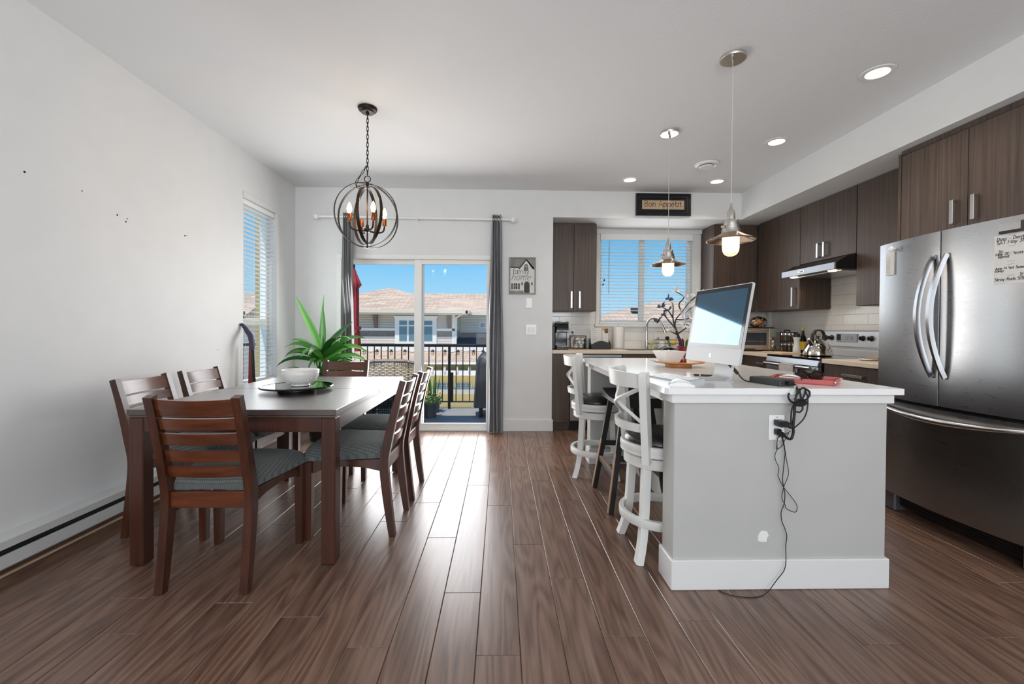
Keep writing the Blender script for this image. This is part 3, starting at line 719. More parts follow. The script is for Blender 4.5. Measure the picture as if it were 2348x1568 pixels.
dup(c0, (-.800, 3.150, 0), R(90), 'ladder back chair farther along the right long side, nearest the glass door')
dup(c0, (-1.865, 2.640, 0), R(-90), 'ladder back chair nearest us against the left wall side')
dup(c0, (-1.865, 3.140, 0), R(-90), 'second ladder back chair along the left wall, nearer the tall window')
dup(c0, (-1.40, 3.740, 0), R(180), 'ladder back chair at the far head of the table before the yucca')

# bowl on a glass lazy susan
ls = thing('lazy_susan', 'round glass turntable on a black base in the middle of the dining table', 'turntable', (-1.292, 2.80, .766))
obj('base', MB().lathe([(0,0),(.108,0),(.112,.004),(.112,.016),(.10,.022),(0,.022)], 32), 'black_plastic', ls)
obj('glass_disc', MB().lathe([(0,.024),(.205,.024),(.210,.028),(.205,.033),(0,.033)], 48), 'lazy_glass', ls)
obj('rim', MB().lathe([(.196,.0235),(.212,.0235),(.215,.028),(.212,.0345),(.196,.0345)], 48), 'black_gloss', ls)
flat('bowl_white', (238,236,232), .3)
bw = MB(); pr_ = [(0,.0),(.050,.0),(.056,.004),(.052,.014)]
for i in range(1, 16):
    a = i/15; r = .052+(.109-.052)*math.sin(a*PI/2)**.8; z = .014+.082*(1-math.cos(a*PI/2))**.85
    pr_ += [(r, z)]
    if 2 < i < 15: pr_ += [(r+.0016, z+.0022)]
pr_ += [(.111,.100),(.108,.103),(.104,.100),(.098,.075),(.08,.045),(.05,.024),(0,.020)]
bo = obj('serving_bowl', bw.lathe(pr_, 48), 'bowl_white', None, (-1.262, 2.78, .7995)); tag(bo, 'white beaded serving bowl standing on the glass turntable', 'bowl')
m = MB()
for i in range(7):
    for k in range(40):
        a = i/7*.75+.2; r = .052+(.109-.052)*math.sin(a*PI/2)**.8+.0012; z = .014+.082*(1-math.cos(a*PI/2))**.85; th = 2*PI*(k+.5*(i % 2))/40
        m.sphere((r*math.cos(th), r*math.sin(th), z), .0024, 5, 3)
o = obj('bead_relief', m, 'bowl_white', bo); o['kind'] = 'stuff'

# chandelier ---------------------------------------------------------
ch = thing('chandelier', 'round cage chandelier of dark rings with candle bulbs above the dining table', 'chandelier', (-.965, 3.173, ZC))
obj('canopy', MB().lathe([(0,0),(.067,0),(.068,-.006),(.062,-.018),(.046,-.026),(.044,-.034),(.012,-.036),(.010,-.050),(0,-.050)], 32), 'bronze', ch)
flat('ring_outer', (58,52,48), .42, .7)
cz = 1.972-ZC
def link(p, d, rot, L=.036, w=.013, r=.0026):
    d = Vector(d).normalized(); a = Vector((0,0,1)) if abs(d.z) < .8 else Vector((1,0,0)); u = d.cross(a).normalized()
    if rot: u = d.cross(u).normalized()
    pts = []
    for i in range(12):
        t_ = 2*PI*i/12; pts.append(Vector(p)+d*(L/2-w/2)*(1 if math.cos(t_) >= 0 else -1)*(1 if abs(math.cos(t_)) > .1 else abs(math.cos(t_))*5)+d*math.cos(t_)*w/2+u*math.sin(t_)*w/2)
    return MB().tube(pts, r, 5, True)
z = -.062; i = 0
while z > -.48:
    obj('chain_link', link((0,0,z), (0,0,1), i % 2), 'bronze', ch); z -= .0285; i += 1
obj('loop', MB().tube([(.022*math.cos(2*PI*i/16), 0, -.507+.022*math.sin(2*PI*i/16)) for i in range(16)], .0035, 6, True), 'bronze', ch)
sp = spline([(-.004,-.01,-.415),(-.03,-.01,-.46),(-.075,-.005,-.525),(-.085,0,-.555),(-.045,0,-.572),(-.005,0,-.560)], 4); acc = 0; last = sp[0]; i = 0
for p in sp[1:]:
    if (p-last).length > .026:
        obj('chain_link', link((p+last)/2, p-last, i % 2, .034), 'bronze', ch); last = p; i += 1
obj('stem', MB().tube([(0,0,-.53),(0,0,cz-.232)], .0055, 8).lathe([(0,-.014),(.010,-.012),(.011,.012),(0,.014)], 12, (0,0,-.545)), 'bronze', ch)
def hoop(r, rz, tilt, w=.018, th=.0042, n=56, name='ring', zoff=0.0):
    pts = []; Rm = Matrix.Rotation(rz, 3, 'Z') @ Matrix.Rotation(tilt, 3, 'Y')
    for i in range(n):
        a = 2*PI*i/n; pts.append(Rm @ Vector((r*math.cos(a), 0, r*math.sin(a))) + Vector((0,0,cz+zoff)))
    ax = Rm @ Vector((0,1,0))
    obj(name, MB().sweep(pts, w, th, lambda i: ax, True), 'ring_outer', ch, angle=60)
hoop(.232, R(38), 0, name='outer_ring'); hoop(.222, R(-9), 0, name='outer_ring')
hoop(.206, R(133), 0, .022, name='inner_ring'); hoop(.198, R(88), 0, .022, name='inner_ring')
hz = cz-.105
obj('hub', MB().lathe([(0,-.012),(.018,-.012),(.024,-.004),(.024,.010),(.012,.018),(.010,.04),(0,.04)], 16, (0,0,hz)), 'bronze', ch)
flat('copper', (150,84,48), .35, .8)
for k in range(4):
    a = R(17-72)+k*PI/2; dx, dy = math.cos(a), math.sin(a)
    am = obj('arm', MB().tube(spline([(0,0,hz),(dx*.06,dy*.06,hz-.008),(dx*.11,dy*.11,hz+.002),(dx*.124,dy*.124,hz+.03),(dx*.126,dy*.126,hz+.05)],4), .0065, 8), 'bronze', ch)
    bx_, by_ = dx*.126, dy*.126
    obj('socket', MB().lathe([(0,.046),(.012,.046),(.0145,.052),(.0145,.098),(.0125,.102),(0,.102)], 16, (bx_,by_,hz)), 'copper', am)
    if k != 2:
        obj('candle_bulb', MB().lathe([(.006,.100),(.010,.108),(.0165,.126),(.0175,.138),(.013,.158),(.006,.174),(.001,.182)], 14, (bx_,by_,hz)), 'lamp_candle', am)
        l = bpy.data.lights.new('candle_lamp', 'POINT'); l.energy = 1.0; l.color = (1,.66,.34); l.shadow_soft_size = .018
        lo = bpy.data.objects.new('candle_lamp', l); COL.objects.link(lo); lo.parent = am; lo.location = (bx_, by_, hz+.20)

# pendants -------------------------------------------------------------
def pendant(x, y, label):
    p = thing('pendant_light', label, 'pendant light', (x, y, ZC), 0, 'nickel pendants over the island')
    cn = obj('canopy', MB().lathe([(0,0),(.071,0),(.071,-.016),(.069,-.019),(0,-.019)], 36), 'brushed_nickel', p)
    for s in (-1, 1): obj('screw', MB().lathe([(0,-.032),(.005,-.031),(.006,-.026),(.003,-.019),(0,-.019)], 10, (s*.03*.6, s*.03, 0)), 'chrome', cn)
    obj('ferrule', MB().lathe([(0,-.05),(.005,-.05),(.006,-.02),(0,-.019)], 10), 'brushed_nickel', p)
    z0 = 1.902-ZC
    obj('cord', MB().tube([(0,0,-.04),(0,0,z0)], .0022, 6), 'clear_cord', p)
    obj('socket_body', MB().lathe([(0,z0),(.005,z0),(.006,z0-.012),(.011,z0-.028),(.021,z0-.052),(.022,z0-.10),(0,z0-.10)], 28), 'brushed_nickel', p)
    obj('collar', MB().lathe([(0,z0-.098),(.036,z0-.098),(.038,z0-.102),(.038,z0-.128),(.044,z0-.130),(.045,z0-.150),(.049,z0-.152),(.050,z0-.172),(.052,z0-.176),(0,z0-.176)], 32), 'brushed_nickel', p)
    obj('thumb_screw', MB(Matrix.Translation((-.052,-.012,z0-.14)) @ Matrix.Rotation(R(90),4,'Y')).lathe([(0,-.01),(.007,-.01),(.007,.004),(0,.004)], 10), 'brushed_nickel', p)
    zs = z0-.172
    obj('shade', MB().lathe([(.046,zs),(.056,zs-.004),(.075,zs-.016),(.105,zs-.030),(.132,zs-.042),(.126,zs-.044),(.126,zs-.047),(.131,zs-.045),(.104,zs-.0335),(.074,zs-.0195),(.05,zs-.006)], 44), 'shade_metal', p)
    gz = zs-.012
    obj('glass_jar', MB().lathe([(.044,gz),(.0455,gz-.01),(.0455,gz-.075),(.043,gz-.095),(.034,gz-.112),(.018,gz-.122),(.0005,gz-.125)], 28), 'seeded_glass', p)
    obj('bulb', MB().lathe([(0,gz-.018),(.013,gz-.02),(.016,gz-.04),(.027,gz-.062),(.030,gz-.075),(.026,gz-.09),(.012,gz-.102),(0,gz-.104)], 20), 'lamp_warm', p)
    l = bpy.data.lights.new('pendant_lamp', 'POINT'); l.energy = 4.0; l.color = (1,.74,.45); l.shadow_soft_size = .03
    lo = bpy.data.objects.new('pendant_lamp', l); COL.objects.link(lo); lo.parent = p; lo.location = (0,0,gz-.045)
flat('clear_cord', (205,203,198), .3); flat('shade_metal', (196,176,158), .24, 1.0)
pendant(1.328, 2.499, 'brushed nickel pendant light hanging nearer the camera over the island')
pendant(1.334, 3.463, 'brushed nickel pendant light hanging before the kitchen window')

# curtain rod and curtains ---------------------------------------------
rd = thing('curtain_rod', 'white curtain rod with faceted ball ends above the sliding door', 'curtain rod', (-.95, 4.86, 2.385))
obj('rod', MB().tube([(-1.03,0,.006),(1.05,0,-.006)], .012, 14), 'white_gloss', rd)
for s in (-1, 1):
    f_ = obj('finial', MB(Matrix.Translation((s*1.03,0,-.006*s)) @ Matrix.Rotation(R(90*s),4,'Y')).lathe([(0,0),(.012,0),(.018,.006),(.018,.012),(.011,.016),(.014,.022),(.028,.034),(.034,.052),(.030,.070),(.016,.084),(0,.088)], 12), 'white_gloss', rd, angle=15)
for x in (-.90, .01, .93): 
    bk_ = obj('bracket', MB().box(x-.008, x+.008, 0, .10, -.014, .0, .002).box(x-.012, x+.012, .094, .101, -.05, .03, .002).tube([(x,-.016,-.004),(x,-.010,-.016),(x,.004,-.018),(x,.016,-.008)], .004, 6), 'white_gloss', rd)
    obj('thumb_screw', MB().lathe([(0,-.035),(.006,-.034),(.006,-.02),(.003,-.016),(0,-.012)], 8, (x,0,0)), 'white_gloss', bk_)
def curtain(x0, x1, label, folds, phase, flare):
    nu, nv = folds*10+1, 22
    def fn(u, v, off):
        z = .012+(2.43-.012)*v; c = (x0+x1)/2; w = (x1-x0)/2*(1+flare*(1-v)*.35-.25*v**6)
        x = c+(u*2-1)*w + .006*math.sin(9*v+u*5)
        a = 2*PI*folds*u+phase; y = .036*math.sin(a)*(1-.15*v)+.008*math.sin(2.3*a+4*v)
        return (x, 4.855+y+off, z)
    m = MB().grid(nu, nv, lambda u, v: fn(u, v, 0)); m.grid(nu, nv, lambda u, v: fn(u, v, .0035))
    o = obj('curtain', m, 'curtain_grey', angle=80); tag(o, label, 'curtain', 'grey curtains at the sliding door')
    return o
curtain(-1.765, -1.625, 'gathered grey curtain at the left end of the rod, beside the yucca', 4, .5, .0)
curtain(-.125, .012, 'gathered grey curtain at the right end of the rod, beside the cottage picture', 4, 1.6, 1.0)

# ================================================================== kitchen
def handle_bar(parent, face, a, z0, z1, horiz, dep):
    # flat C shaped pull; face '-y': front plane y=dep ; '-x': front plane x=dep
    w = .011; m = MB()
    def B(a0, a1, d0, d1, b0, b1, c=.0015):
        if face == '-y': m.box(a0, a1, dep-d1, dep-d0, b0, b1, c)
        else: m.box(dep-d1, dep-d0, a0, a1, b0, b1, c)
    if horiz:
        zc = z0; B(a, z1, .026, .034, zc-w, zc+w); B(a, a+.012, 0, .03, zc-w, zc+w); B(z1-.012, z1, 0, .03, zc-w, zc+w)
    else:
        B(a-w, a+w, .026, .034, z0, z1); B(a-w, a+w, 0, .03, z0, z0+.012); B(a-w, a+w, 0, .03, z1-.012, z1)
    obj('handle', m, 'satin_handle', parent)
def cabinet(name, label, face, x0, x1, y0, y1, z0, z1, fronts, toe=False, cat='cabinet', group=None):
    c = thing(name, label, cat, group=group)
    m = MB()
    if face == '-y': m.box(x0, x1, y0+.021, y1, z0, z1)
    else: m.box(x0+.021, x1, y0, y1, z0, z1)
    obj('carcass', m, 'cabinet_wood', c, smooth=False)
    if toe:
        obj('toe_kick', MB().box(x0, x1, y0+.06, y0+.08, 0, z0) if face == '-y' else MB().box(x0+.06, x0+.08, y0, y1, 0, z0), 'cabinet_wood', c)
    for (kind, a0, a1, b0, b1, hd) in fronts:
        g = .0018
        o = obj(kind, MB().box(a0+g, a1-g, y0, y0+.02, b0+g, b1-g, .0015) if face == '-y' else MB().box(x0, x0+.02, a0+g, a1-g, b0+g, b1-g, .0015), 'cabinet_wood', c)
        if hd: handle_bar(o, face, hd[0], hd[1], hd[2], hd[3] if len(hd) > 3 else False, y0 if face == '-y' else x0)
    return c
G_UP = 'dark wood wall cabinets'
cabinet('wall_cabinet', 'dark wood two door wall cabinet between the wall end and the kitchen window', '-y', NX+.003, 1.142, 5.20, YK-.010, 1.385, 2.432,
        [('door', NX+.003, .868, 1.388, 2.415, (.838, 1.42, 1.62)), ('door', .868, 1.142, 1.388, 2.415, (.936, 1.42, 1.62))], group=G_UP)
cabinet('wall_cabinet', 'dark wood two door wall cabinet in the corner right of the kitchen window', '-y', 2.548, 3.074, 5.19, YK-.010, 1.39, 2.436,
        [('door', 2.548, 2.80, 1.392, 2.432, None), ('door', 2.80, 3.074, 1.392, 2.432, None)], group=G_UP)
cabinet('wall_cabinet', 'dark wood wall cabinet over the toaster oven, left of the range hood', '-x', 3.075, XR-.010, 4.424, 5.185, 1.39, 2.436,
        [('door', 4.424, 4.78, 1.392, 2.432, (4.50, 1.42, 1.62)), ('door', 4.78, 5.15, 1.392, 2.432, None)], group=G_UP)
cabinet('wall_cabinet', 'short dark wood two door cabinet directly above the range hood', '-x', 3.075, XR-.010, 3.712, 4.420, 1.842, 2.436,
        [('door', 4.10, 4.42, 1.844, 2.432, (4.142, 1.87, 2.01)), ('door', 3.712, 4.10, 1.844, 2.432, (4.060, 1.87, 2.01))], group=G_UP)
cabinet('wall_cabinet', 'dark wood single door wall cabinet between the range hood and refrigerator', '-x', 3.075, XR-.010, 3.035, 3.708, 1.382, 2.436,
        [('door', 3.035, 3.708, 1.384, 2.432, None)], group=G_UP)
fc = cabinet('wall_cabinet', 'deep dark wood two door cabinet above the refrigerator', '-x', 2.812, XR-.010, 1.70, 3.030, 1.795, 2.405,
        [('door', 2.572, 3.012, 1.80, 2.395, (2.638, 1.832, 1.98)), ('door', 2.13, 2.572, 1.80, 2.395, (2.518, 1.832, 1.98)), ('door', 1.70, 2.13, 1.80, 2.395, None)], group=G_UP)
obj('gable_panel', MB().box(2.806, XR-.011, 3.012, 3.030, .93, 2.41, .001), 'cabinet_wood', fc); obj('top_filler', MB().box(2.83, 2.85, 1.70, 3.03, 2.405, 2.436), 'cabinet_wood', fc)
G_B = 'dark wood base cabinets'
ZB = .886
cabinet('base_cabinet', 'dark wood base cabinet end panel beside the wall and dishwasher', '-y', NX+.003, .788, 4.965, YK-.010, .10, ZB, [('panel', NX+.003, .788, .102, ZB-.002, None)], True, group=G_B)
cabinet('base_cabinet', 'dark wood sink base cabinet under the faucet', '-y', 1.396, 2.78, 4.965, YK-.010, .10, ZB,
        [('door', 1.396, 1.86, .102, ZB-.002, None), ('door', 1.86, 2.32, .102, ZB-.002, None), ('panel', 2.32, 2.78, .102, ZB-.002, None)], True, group=G_B)
cabinet('base_cabinet', 'dark wood base cabinet with drawer left of the range', '-x', 2.79, XR-.010, 4.44, 4.96, .10, ZB,
        [('panel', 4.83, 4.96, .102, ZB-.002, None), ('drawer', 4.44, 4.83, .72, ZB-.002, (4.52, .815, 4.65, True)), ('door', 4.44, 4.83, .102, .718, None)], True, group=G_B)
cabinet('base_cabinet', 'dark wood drawer base cabinet between range and refrigerator', '-x', 2.79, XR-.010, 2.90, 3.69, .10, ZB,
        [('drawer', 2.90, 3.69, .72, ZB-.002, (3.26, .81, 3.46, True)), ('door', 2.90, 3.69, .102, .718, None)], True, group=G_B)
# dishwasher
dw = thing('dishwasher', 'stainless steel dishwasher under the kitchen counter behind the white stools', 'dishwasher')
obj('body', MB().box(.792, 1.392, 5.0, YK-.010, .10, .882), 'black_plastic', dw)
obj('door_panel', MB().box(.795, 1.389, 4.955, 4.998, .12, .845, .003), 'stainless', dw)
obj('control_strip', MB().box(.795, 1.389, 4.957, 4.998, .848, .88, .003), 'stainless', dw); obj('kick_plate', MB().box(.795, 1.389, 5.03, 5.05, .0, .10), 'black_plastic', dw)
obj('pocket_handle', MB().box(.86, 1.32, 4.952, 4.956, .835, .842), 'dark_slot', dw)
# worktops
wt_ = obj('worktop', MB().box(NX+.002, XR-.010, 4.945, YK-.010, ZB+.002, CT, .003).box(2.768, XR-.010, 4.437, 4.945, ZB+.002, CT, .003), 'counter_beige'); tag(wt_, 'beige L shaped kitchen worktop under the window and toaster oven', 'worktop')
wt2 = obj('worktop', MB().box(2.768, XR-.010, 2.90, 3.694, ZB+.002, CT, .003), 'counter_beige'); tag(wt2, 'short beige worktop between the range and the refrigerator', 'worktop')

# range ---------------------------------------------------------------
rg = thing('range', 'stainless electric range with black glass cooktop and knobs on its backguard', 'range', (0,0,0))
RY0, RY1 = 3.70, 4.432
obj('body', MB().box(2.775, 3.38, RY0, RY1, .03, .905), 'black_plastic', rg)
obj('cooktop', MB().box(2.75, 3.33, RY0, RY1, .906, .926, .003), 'black_gloss', rg)
obj('front_trim', MB().prism([(2.738,.858),(2.775,.858),(2.775,.906),(2.752,.906)], RY0, RY1, xz), 'stainless', rg)
dr = obj('oven_door', MB().prism([(2.738,.27),(2.774,.27),(2.774,.848),(2.750,.848),(2.740,.80),(2.736,.74)], RY0+.003, RY1-.003, xz), 'stainless', rg)
obj('oven_window', MB().box(2.735, 2.739, RY0+.12, RY1-.12, .40, .70, .002), 'black_gloss', dr)
obj('oven_handle', MB().tube([(2.70,RY0+.035,.838),(2.70,RY1-.035,.838)], .013, 14).box(2.70, 2.74, RY0+.04, RY0+.06, .828, .848, .002).box(2.70, 2.74, RY1-.06, RY1-.04, .828, .848, .002), 'satin_handle', dr)
obj('drawer', MB().box(2.738, 2.774, RY0+.003, RY1-.003, .06, .262, .006), 'stainless', rg)
bg = obj('backguard', MB().prism([(3.32,.927),(3.385,.927),(3.385,1.176),(3.345,1.176),(3.325,1.160),(3.318,1.02),(3.335,1.005),(3.335,.99),(3.32,.985)], RY0, RY1, xz), flat('range_panel', (206,208,211), .34, .45), rg)
def on_guard(y, z): t_ = (z-1.02)/.14; return (3.318+.007*t_, y, z)
for y in (4.372, 4.292, 3.915, 3.822):
    x_, _, z_ = on_guard(y, 1.10)
    k = obj('knob', MB(Matrix.Translation((x_, y, z_)) @ Matrix.Rotation(R(-90),4,'Y')).lathe([(0,.0),(.026,.0),(.026,.006),(.020,.008),(.018,.028),(.015,.031),(0,.031)], 20), 'black_plastic', bg)
    obj('grip', MB().box(x_-.040, x_-.028, y-.004, y+.004, z_-.018, z_+.018, .002), 'black_plastic', k)
flat('lcd', (166,172,182), .2); emit('lcd_digits', (40,80,130), .15)
obj('display', MB().box(3.312, 3.322, 3.975, 4.225, 1.062, 1.142, .002), 'lcd', bg); obj('clock_window', MB().box(3.3105, 3.3125, 4.165, 4.218, 1.075, 1.135, .0008), 'black_gloss', bg)
for y, r in ((4.05,.02),(4.03,.014),(4.10,.018)): obj('printed_ring', MB(Matrix.Translation((3.3118,y,1.10)) @ Matrix.Rotation(R(90),4,'Y')).lathe([(r-.002,-.001),(r,-.001),(r,.0006),(r-.002,.0006)], 18), 'pic_mid', bg)
# towel over oven handle
weave('towel_stripe', (120,112,108), (226,220,214), 30, bump=.5, dist=.002)
tw_ = obj('dish_towel', MB().grid(8, 20, lambda u, v: (2.70+(.0185*math.cos(PI*(v-.35)/.3+0) if .35 < v < .65 else (.0185 if v <= .35 else -.0185)), 3.93+.2*u, .838+(.0185*math.sin(PI*(v-.35)/.3) if .35 < v < .65 else (-(.35-v)*.5 if v <= .35 else -(v-.65)*.75)) + .001*math.sin(12*u))), 'towel_stripe', angle=80)
tag(tw_, 'beige diagonal striped dish towel hanging on the oven handle', 'towel')
sm = tw_.modifiers.new('thick', 'SOLIDIFY'); sm.thickness = .004; sm.offset = 1
# hood
hd = thing('range_hood', 'slim stainless under cabinet range hood over the cooktop', 'range hood')
HY0, HY1 = 3.712, 4.420
def hp(u, v, a): return (u, a, v)
obj('shell', MB().prism([(2.90,1.705),(3.40,1.705),(3.40,1.838),(3.072,1.838),(3.00,1.822),(2.90,1.762)], HY0, HY1, hp), 'hood_dark' if 'hood_dark' in M else flat('hood_dark', (70,72,74), .35, .9), hd)
obj('front_strip', MB().box(2.882, 2.902, HY0, HY1, 1.703, 1.764, .003), flat('hood_satin', (176,180,186), .45, .8), hd)
obj('control_panel', MB().box(2.879, 2.884, 4.08, 4.17, 1.722, 1.746, .002), 'satin_handle', hd); obj('switch', MB().box(2.876, 2.881, 4.10, 4.15, 1.73, 1.738, .001), 'black_plastic', hd)
obj('filter', MB().box(2.99, 3.36, HY0+.05, HY1-.05, 1.698, 1.706, .002), 'satin_handle', hd)
for y in (HY0+.10, HY1-.10):
    lp = obj('hood_lamp', MB().lathe([(0,-.006),(.028,-.006),(.034,-.002),(.036,.002),(0,.002)], 20, (2.945, y, 1.702)), 'lamp_down', hd)
    l = bpy.data.lights.new('hood_lamp_light', 'SPOT'); l.energy = 3.5; l.spot_size = R(150); l.spot_blend = .8; l.color = (1,.86,.66); l.shadow_soft_size = .03
    lo = bpy.data.objects.new('hood_lamp_light', l); COL.objects.link(lo); lo.parent = hd; lo.location = (2.945, y, 1.685)

# refrigerator ----------------------------------------------------------
fr = thing('refrigerator', 'stainless french door refrigerator with curved handles and bottom freezer', 'refrigerator', (2.62, 2.41, 0))
FW = .455
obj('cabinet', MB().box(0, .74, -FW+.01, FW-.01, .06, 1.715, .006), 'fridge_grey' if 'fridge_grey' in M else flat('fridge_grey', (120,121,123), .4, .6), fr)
def bow(y): return -.085-.052*(1-(y/FW)**2)          # local x of the door face
def door(y0, y1, z0, z1, name):
    n = 14; vs = []; fs = []; ys = [y0+(y1-y0)*i/(n-1) for i in range(n)]; e_ = .006
    prof = []
    for y in ys: prof.append((bow(y), y))
    pts = [(-.004, y0)]+[(prof[0][0]+e_, y0), (prof[0][0]+e_*.3, y0+e_*.3)]+[(p[0], p[1]) for p in prof[1:-1]]+[(prof[-1][0]+e_*.3, y1-e_*.3), (prof[-1][0]+e_, y1)]+[(-.004, y1)]
    return obj(name, MB().prism(pts, z0, z1, xy), 'stainless', fr, angle=28)
dl = door(.0025, FW, .742, 1.735, 'left_door'); drr = door(-FW, -.0025, .742, 1.735, 'right_door'); dz = door(-FW, FW, .135, .722, 'freezer_drawer')
obj('gasket_gap', MB().box(-.06, -.005, -FW+.02, FW-.02, .70, .76), 'black_rubber', fr)
def fhandle(y, s, parent):
    pts = []; wd = []
    for i in range(17):
        t_ = i/16; z = .905+(1.60-.905)*t_; k = math.sin(PI*t_)
        pts.append((bow(y)-.004-.062*k**.8, y+s*.012+s*.034*k, z))
    obj('handle', MB().sweep(pts, [.014+.012*math.sin(PI*i/16) for i in range(17)], .022, lambda i: (.25,1,0)), 'handle_steel' if 'handle_steel' in M else flat('handle_steel', (168,168,170), .24, 1.0), parent, angle=50)
fhandle(.022, 1, dl); fhandle(-.022-.03, 1, drr)
pts = []
for i in range(25):
    t_ = i/24; y = -FW+.03+(2*FW-.06)*t_; k = math.sin(PI*t_)
    pts.append((bow(y)-.004-.050*k**.5, y, .688-.026*k))
obj('handle', MB().tube(pts, [.009+.008*math.sin(PI*i/24) for i in range(25)], 14), flat('handle_bright', (216,216,218), .22, 1.0), dz, angle=50)
gr = obj('base_grille', MB().box(-.02, .02, -FW+.03, FW-.03, .035, .125, .003), 'black_plastic', fr)
for i in range(5): obj('grille_slat', MB().box(-.026, -.018, -FW+.06, FW-.06, .05+.015*i, .056+.015*i), 'black_plastic', gr)
for s in (-1, 1): obj('foot_cover', MB().box(-.055, .02, s*(FW-.06)-.05, s*(FW-.06)+.05, .0, .125, .008), 'fridge_grey', fr)
# things on the refrigerator doors (fridge front at world x = 2.62 + bow)
flat('paper', (224,222,217), .8); flat('ink', (26,24,26), .7); flat('pencil', (150,148,146), .8); flat('badge_silver', (176,177,178), .25, .9)
def on_door(y): return 2.62+bow(y-2.41)
def paper_patch(name, label, y0, y1, z0, z1, mat, th=.0012):
    n = 6; m = MB(); ys = [y0+(y1-y0)*i/(n-1) for i in range(n)]
    m.prism([(on_door(y)-.0006, y) for y in ys]+[(on_door(y)-.0006-th, y) for y in ys[::-1]], z0, z1, xy)
    o = obj(name, m, mat); tag(o, label, 'paper'); return o
pn = paper_patch('calendar_sheet', 'white handwritten appointment sheet on the right refrigerator door', 1.985, 2.152, 1.405, 1.648, 'paper')
xn = on_door(2.07)-.0025
slope = (on_door(2.0)-on_door(2.15))/(-.15)
def note(txt, y, z, size, mat='ink', w=.0022):
    ux = Vector(((on_door(y-.1)-on_door(y)), -.1, 0)).normalized()
    lm, _ = letters(txt, (on_door(y)-.0022, y, z), ux, (0,0,1), (-1,0,0), size, w, .0006, False, .15, .02); obj('handwriting', lm, mat, pn)
note('Dani - Dentist', 2.144, 1.622, .0165); note('SAT May 31 8', 2.144, 1.604, .0165); note('May 28 - Scott 7', 2.147, 1.548, .013); note('honnd.', 2.137, 1.535, .013)
note('June 14 Sat Scout g', 2.149, 1.478, .012); note('camp', 2.149, 1.466, .012); note('Stray Rods 575 - Sam', 2.150, 1.422, .014)
for z in (1.645, 1.59, 1.56, 1.515, 1.50, 1.445): obj('ruled_line', MB().box(on_door(2.10)-.0024, on_door(2.10)-.0016, 2.07, 2.10, z, z+.0012), 'pencil', pn)
for (y, z, r) in ((2.130,1.565,.014),(2.05,1.448,.011)): obj('doodle', MB().prism([(y+r,z+r*.4),(y+r*.2,z+r*.8),(y-r,z+r*.4),(y-r*.5,z-r*.6),(y+r*.2,z-r)], on_door(y)-.0024, on_door(y)-.0016, yz), 'pencil', pn)
mg = paper_patch('magnet_clip', 'silver and black magnetic clip holding the appointment sheet', 2.048, 2.130, 1.668, 1.705, 'badge_silver', .008)
obj('clip_base', MB().prism([(on_door(y)-.0005, y) for y in (2.044, 2.09, 2.130)]+[(on_door(y)-.010, y) for y in (2.130, 2.09, 2.044)], 1.654, 1.668, xy), 'black_plastic', mg)
obj('clip_side', MB().box(on_door(2.046)-.011, on_door(2.046)-.0005, 2.040, 2.048, 1.655, 1.706), 'black_plastic', mg); mg['category'] = 'magnet'
np_ = paper_patch('note_pad', 'narrow white lined notepad hanging on the left refrigerator door', 2.722, 2.79, 1.527, 1.675, 'paper', .007)
for i in range(11): obj('ruled_line', MB().box(on_door(2.755)-.0088, on_door(2.755)-.0072, 2.73, 2.78, 1.535+.011*i, 1.536+.011*i), 'pencil', np_)
mk = obj('round_magnet', MB(Matrix.Translation((on_door(2.726)-.006, 2.726, 1.690)) @ Matrix.Rotation(R(-90),4,'Y')).lathe([(0,-.006),(.010,-.006),(.012,.006),(.016,.012),(.017,.020),(.012,.026),(0,.028)], 20), 'white_gloss'); tag(mk, 'round white knob magnet at the top of the lined notepad', 'magnet')

# ------------------------------------------------------------------ island
il = thing('kitchen_island', 'white kitchen island with pale grey end panel and tall white base', 'island')
IX0, IX1, IY0, IY1 = .779, 1.754, 1.930, 3.88
obj('end_panel', MB().box(IX0, IX1, IY0, IY0+.13, .0, .845, .002), 'island_paint', il)
obj('end_panel', MB().box(IX0, IX1, IY1-.13, IY1, .0, .845, .002), 'island_paint', il)
obj('cabinet_body', MB().box(1.12, IX1-.02, IY0+.13, IY1-.13, .0, .876), 'island_paint', il)
for i in range(3): obj('cabinet_door', MB().box(IX1-.02, IX1, IY0+.14+.56*i, IY0+.69+.56*i, .12, .87, .002), 'cabinet_wood', il)
for (y0, y1) in ((IY0-.014, IY0+.144), (IY1-.144, IY1+.014)):
    obj('cap_moulding', MB().box(IX0-.017, IX1+.021, y0, y1, .840, .8785, .002), 'trim_white', il)
    obj('base_moulding', MB().box(IX0-.012, IX1+.012, y0, y1, .0, .135, .004), 'trim_white', il)
obj('side_rail', MB().box(IX0+.0, IX0+.025, IY0+.144, IY1-.144, .825, .8785, .002), 'trim_white', il)
obj('base_moulding', MB().box(1.106, 1.12, IY0+.144, IY1-.144, 0, .135, .003), 'trim_white', il)
flat('spackle', (236,236,234), .7)
obj('spackle_patch', MB().prism([(1.167,.216),(1.178,.212),(1.205,.210),(1.209,.232),(1.216,.238),(1.208,.258),(1.184,.262),(1.174,.252),(1.168,.240)], IY0-.0008, IY0+.001, xz), 'spackle', il)
vs = [(.728,1.915),(.742,1.897),(1.803,1.897),(1.803,3.93),(.728,3.93)]
ct = obj('island_top', MB().prism(vs, .880, .9095, xy), 'quartz', None); tag(ct, 'white quartz island countertop carrying the computer', 'countertop')
bv = ct.modifiers.new('edge', 'BEVEL'); bv.width = .0025; bv.segments = 2; bv.limit_method = 'ANGLE'
ol = thing('wall_outlet', 'white outlet plate on the near end of the island', 'outlet', (1.2435, IY0, .729))
